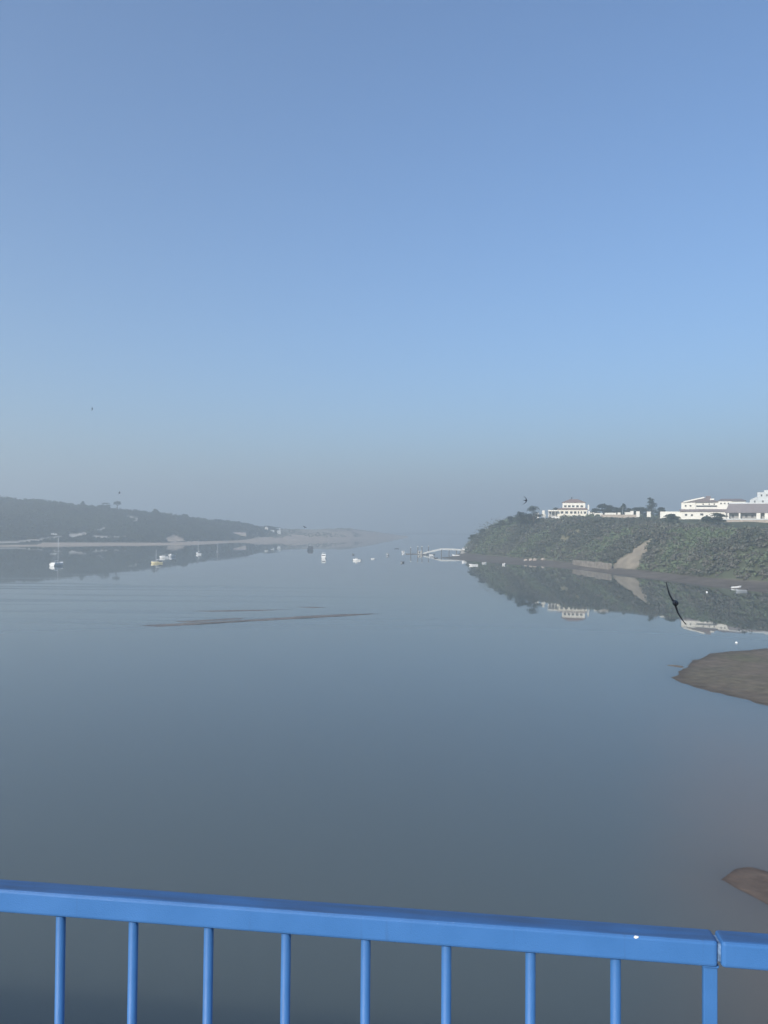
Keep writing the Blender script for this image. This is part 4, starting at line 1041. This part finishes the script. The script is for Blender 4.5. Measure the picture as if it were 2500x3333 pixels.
# ------------------------------------------------------------------ bridge and railing
H_R = 0.625
LA, LB = 0.5012, 0.0632                                 # plan line of the rail: LA * y + LB * x = H_R
LN = math.hypot(LA, LB)
E = Vector((LA, -LB, 0)).normalized()          # along the rail, to the right
NV = Vector((LB, LA, 0)).normalized()          # outwards, over the water
def line_at(px_, up=0.0):
    """point of the rail's front face below pixel column px_ """
    r_ = ray(px_, 3030); u = r_.x / r_.y
    D = (H_R + up * LN) / (LA + LB * u)
    return Vector((u * D, D, EYE - H_R))
ORG = line_at(1250)
RZ = math.atan2(E.y, E.x)
def s_of(px_, off=0.0): return (line_at(px_, off) - ORG).dot(E)
def rail_paint():
    m, nt, p = new_mat('blue_railing_paint')
    tc = N(nt, 'ShaderNodeTexCoord')
    nz = N(nt, 'ShaderNodeTexNoise'); nz.inputs['Scale'].default_value = 9; nz.inputs['Detail'].default_value = 6
    nt.links.new(tc.outputs['Object'], nz.inputs['Vector'])
    r = N(nt, 'ShaderNodeValToRGB'); r.color_ramp.elements[0].position = 0.3; r.color_ramp.elements[1].position = 0.75
    r.color_ramp.elements[0].color = (0.034, 0.132, 0.335, 1); r.color_ramp.elements[1].color = (0.048, 0.162, 0.400, 1)
    nt.links.new(nz.outputs['Fac'], r.inputs['Fac'])
    # sparse pale specks where the paint has chipped
    vz = N(nt, 'ShaderNodeTexNoise'); vz.inputs['Scale'].default_value = 160; vz.inputs['Detail'].default_value = 2
    nt.links.new(tc.outputs['Object'], vz.inputs['Vector'])
    mr = N(nt, 'ShaderNodeMapRange'); mr.inputs['From Min'].default_value = 0.76; mr.inputs['From Max'].default_value = 0.80
    nt.links.new(vz.outputs['Fac'], mr.inputs['Value'])
    mx = N(nt, 'ShaderNodeMix', data_type='RGBA'); mx.inputs['B'].default_value = (0.22, 0.33, 0.55, 1)
    nt.links.new(mr.outputs[0], mx.inputs['Factor']); nt.links.new(r.outputs['Color'], mx.inputs['A'])
    # dust and painted-in shade darken upward faces, thin grime streaks everywhere
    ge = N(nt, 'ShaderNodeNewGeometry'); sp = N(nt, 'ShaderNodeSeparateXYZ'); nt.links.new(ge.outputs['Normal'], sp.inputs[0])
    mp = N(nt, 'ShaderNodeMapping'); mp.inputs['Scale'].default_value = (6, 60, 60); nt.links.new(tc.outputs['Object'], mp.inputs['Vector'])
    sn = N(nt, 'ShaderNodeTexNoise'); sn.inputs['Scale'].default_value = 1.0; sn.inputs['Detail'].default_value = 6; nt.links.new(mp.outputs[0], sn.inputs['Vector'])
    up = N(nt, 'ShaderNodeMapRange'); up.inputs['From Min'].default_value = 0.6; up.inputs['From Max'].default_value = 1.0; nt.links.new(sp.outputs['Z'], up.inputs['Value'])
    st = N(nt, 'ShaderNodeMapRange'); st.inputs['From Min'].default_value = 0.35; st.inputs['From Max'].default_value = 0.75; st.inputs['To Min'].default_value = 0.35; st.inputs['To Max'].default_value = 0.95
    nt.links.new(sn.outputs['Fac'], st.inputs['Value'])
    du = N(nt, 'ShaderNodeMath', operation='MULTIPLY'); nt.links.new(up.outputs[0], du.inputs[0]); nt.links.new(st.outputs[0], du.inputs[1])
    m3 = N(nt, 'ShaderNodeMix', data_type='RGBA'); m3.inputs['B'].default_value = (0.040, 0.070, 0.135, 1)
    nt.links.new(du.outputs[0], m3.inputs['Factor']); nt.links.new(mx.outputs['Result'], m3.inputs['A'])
    gp = N(nt, 'ShaderNodeMapping'); gp.inputs['Scale'].default_value = (70, 70, 5); nt.links.new(tc.outputs['Object'], gp.inputs['Vector'])
    gn = N(nt, 'ShaderNodeTexNoise'); gn.inputs['Scale'].default_value = 1.0; gn.inputs['Detail'].default_value = 4; nt.links.new(gp.outputs[0], gn.inputs['Vector'])
    gm = N(nt, 'ShaderNodeMapRange'); gm.inputs['From Min'].default_value = 0.62; gm.inputs['From Max'].default_value = 0.80; gm.inputs['To Max'].default_value = 0.35
    nt.links.new(gn.outputs['Fac'], gm.inputs['Value'])
    m4 = N(nt, 'ShaderNodeMix', data_type='RGBA'); m4.inputs['B'].default_value = (0.035, 0.06, 0.11, 1)
    nt.links.new(gm.outputs[0], m4.inputs['Factor']); nt.links.new(m3.outputs['Result'], m4.inputs['A'])
    nt.links.new(m4.outputs['Result'], p.inputs['Base Color'])
    p.inputs['Roughness'].default_value = 0.5; p.inputs['Specular IOR Level'].default_value = 0.35
    n2 = N(nt, 'ShaderNodeTexNoise'); n2.inputs['Scale'].default_value = 420; n2.inputs['Detail'].default_value = 2
    nt.links.new(tc.outputs['Object'], n2.inputs['Vector'])
    b = N(nt, 'ShaderNodeBump'); b.inputs['Strength'].default_value = 0.5; b.inputs['Distance'].default_value = 0.0010
    nt.links.new(n2.outputs['Fac'], b.inputs['Height']); nt.links.new(b.outputs[0], p.inputs['Normal'])
    return m
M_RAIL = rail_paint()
M_WELD = paint('shadow_toned_weld_paint', (0.022, 0.065, 0.16), 0.6, 0.5, 300, 0.3)  # weld blue darkened to paint in the shadow line under the top rail
def rail_bar(s0, s1, name, parent, o_s, w_=0.040, h_=0.040, drop=0.0, inset=0.0, mat=None, bev=0.0055):
    m = MB().box(s0 - o_s, s1 - o_s, inset, w_ - inset, -h_ + inset - drop, -inset - drop)
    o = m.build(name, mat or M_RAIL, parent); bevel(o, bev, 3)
    for f in o.data.polygons: f.use_smooth = False
    return o
S_END = s_of(2338); S_GAP = s_of(2350)
def bar_mesh():
    m = MB(); n = 20
    vs = [[(0.008 * math.cos(a), 0.008 * math.sin(a), z) for a in np.linspace(0, 2 * math.pi, n, endpoint=False)] for z in (-0.955, -0.04)]
    m.loft(vs); return m.mesh('baluster')
BAR = bar_mesh()
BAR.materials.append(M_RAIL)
BAR.polygons.foreach_set('use_smooth', [len(p.vertices) == 4 for p in BAR.polygons])
def panel(s0, s1, post_s, bars, label):
    c = ORG + E * s0
    o = empty('railing_panel', c, RZ, label, 'railing', 'railing panels')
    top = rail_bar(s0, s1, 'top_rail', o, s0)
    rail_bar(s0, s1, 'bottom_rail', o, s0, drop=0.955, h_=0.03)
    for s in bars:
        b = bpy.data.objects.new('baluster', BAR); COL.objects.link(b); b.parent = o; b.location = (s - s0 + random.uniform(-0.0012, 0.0012), 0.020 + random.uniform(-0.001, 0.001), 0); b.rotation_euler = (random.uniform(-0.003, 0.003), random.uniform(-0.003, 0.003), random.uniform(0, 6.28))
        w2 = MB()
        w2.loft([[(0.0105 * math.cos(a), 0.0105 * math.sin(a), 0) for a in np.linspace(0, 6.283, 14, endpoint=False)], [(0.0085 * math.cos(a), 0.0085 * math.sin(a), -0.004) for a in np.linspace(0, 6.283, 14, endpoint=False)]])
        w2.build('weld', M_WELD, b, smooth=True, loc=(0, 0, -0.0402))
    for s in post_s:
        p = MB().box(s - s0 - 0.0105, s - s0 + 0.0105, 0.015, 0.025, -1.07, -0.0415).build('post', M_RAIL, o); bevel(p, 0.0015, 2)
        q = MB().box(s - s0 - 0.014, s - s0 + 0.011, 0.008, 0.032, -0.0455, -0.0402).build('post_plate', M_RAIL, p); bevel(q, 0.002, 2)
    return o, top
s1_, s8_ = s_of(197, 0.02), s_of(2004, 0.02)
step = (s8_ - s1_) / 7
PL_BARS = [s1_ + step * i for i in range(-6, 8)]
S_START = s1_ - step * 7.2
pl, toprail = panel(S_START, S_END, [S_START + 0.03, s_of(2310, 0.02)], PL_BARS, 'blue painted railing panel across the bottom of the view, left of the joint')
pr, top2 = panel(S_GAP, S_GAP + 1.9, [S_GAP + 0.165, S_GAP + 1.87], [S_GAP + 0.165 + step * i for i in range(1, 13)], 'blue painted railing panel right of the joint, cut by the frame')
sl = rail_bar(S_END - 0.05, S_GAP + 0.05, 'joint_sleeve', pr, S_GAP, inset=0.0060, mat=paint('scuffed_sleeve_paint', (0.13, 0.21, 0.33), 0.6, 0.5, 120, 0.3), bev=0.003)
# small chip of white on the top edge
cs = s_of(2071) - S_START
bm = bmesh.new(); bmesh.ops.create_icosphere(bm, subdivisions=2, radius=1.0)
gr = random.Random(3)
for v in bm.verts:
    k = 1 + gr.uniform(-0.25, 0.25); v.co = Vector((v.co.x * 0.0034 * k, v.co.y * 0.0016 * k, v.co.z * 0.0020 * k))
me = bpy.data.meshes.new('dropping'); bm.to_mesh(me); bm.free()
o = link_mesh('bird_dropping', me, paint('chalk_white', (0.75, 0.74, 0.70), 0.9, 0.2, 200, 0.1), None, ORG + E * s_of(2071) + NV * 0.0006 + Vector((0, 0, -0.0022)))
tag(o, 'small white bird dropping on the top edge of the left railing panel', 'dropping')

DECK = EYE - H_R - 1.07
br = empty('bridge', (ORG.x, ORG.y, DECK), RZ, 'concrete road bridge that carries the blue railing', 'bridge')
MB().box(-70, 70, -11.0, 0.28, -0.9, -0.02).build('deck', M_CONC, br)
MB().box(-70, 70, -2.2, 0.30, -0.018, -0.002).build('footway', M_STONE, br)
for s in (-40, 40):
    MB().box(s - 1.2, s + 1.2, -8.5, -2.5, -DECK - 1.0, -0.903).build('pier', M_CONC, br)

# ------------------------------------------------------------------ haze
hz = MB().box(-4100, 4100, -500, FAR + 100, -2.0, 240.0)
ho = hz.build('haze', None)
mm = bpy.data.materials.new('haze'); mm.use_nodes = True
nt = mm.node_tree; nt.nodes.clear()
v = nt.nodes.new('ShaderNodeVolumePrincipled')
v.inputs['Density'].default_value = HAZE_DENSITY; v.inputs['Color'].default_value = HAZE_COLOR; v.inputs['Anisotropy'].default_value = HAZE_ANISO
no = nt.nodes.new('ShaderNodeOutputMaterial'); nt.links.new(v.outputs[0], no.inputs['Volume'])
ho.data.materials.append(mm)
tag(ho, 'pale morning mist lying over the estuary', kind='stuff')
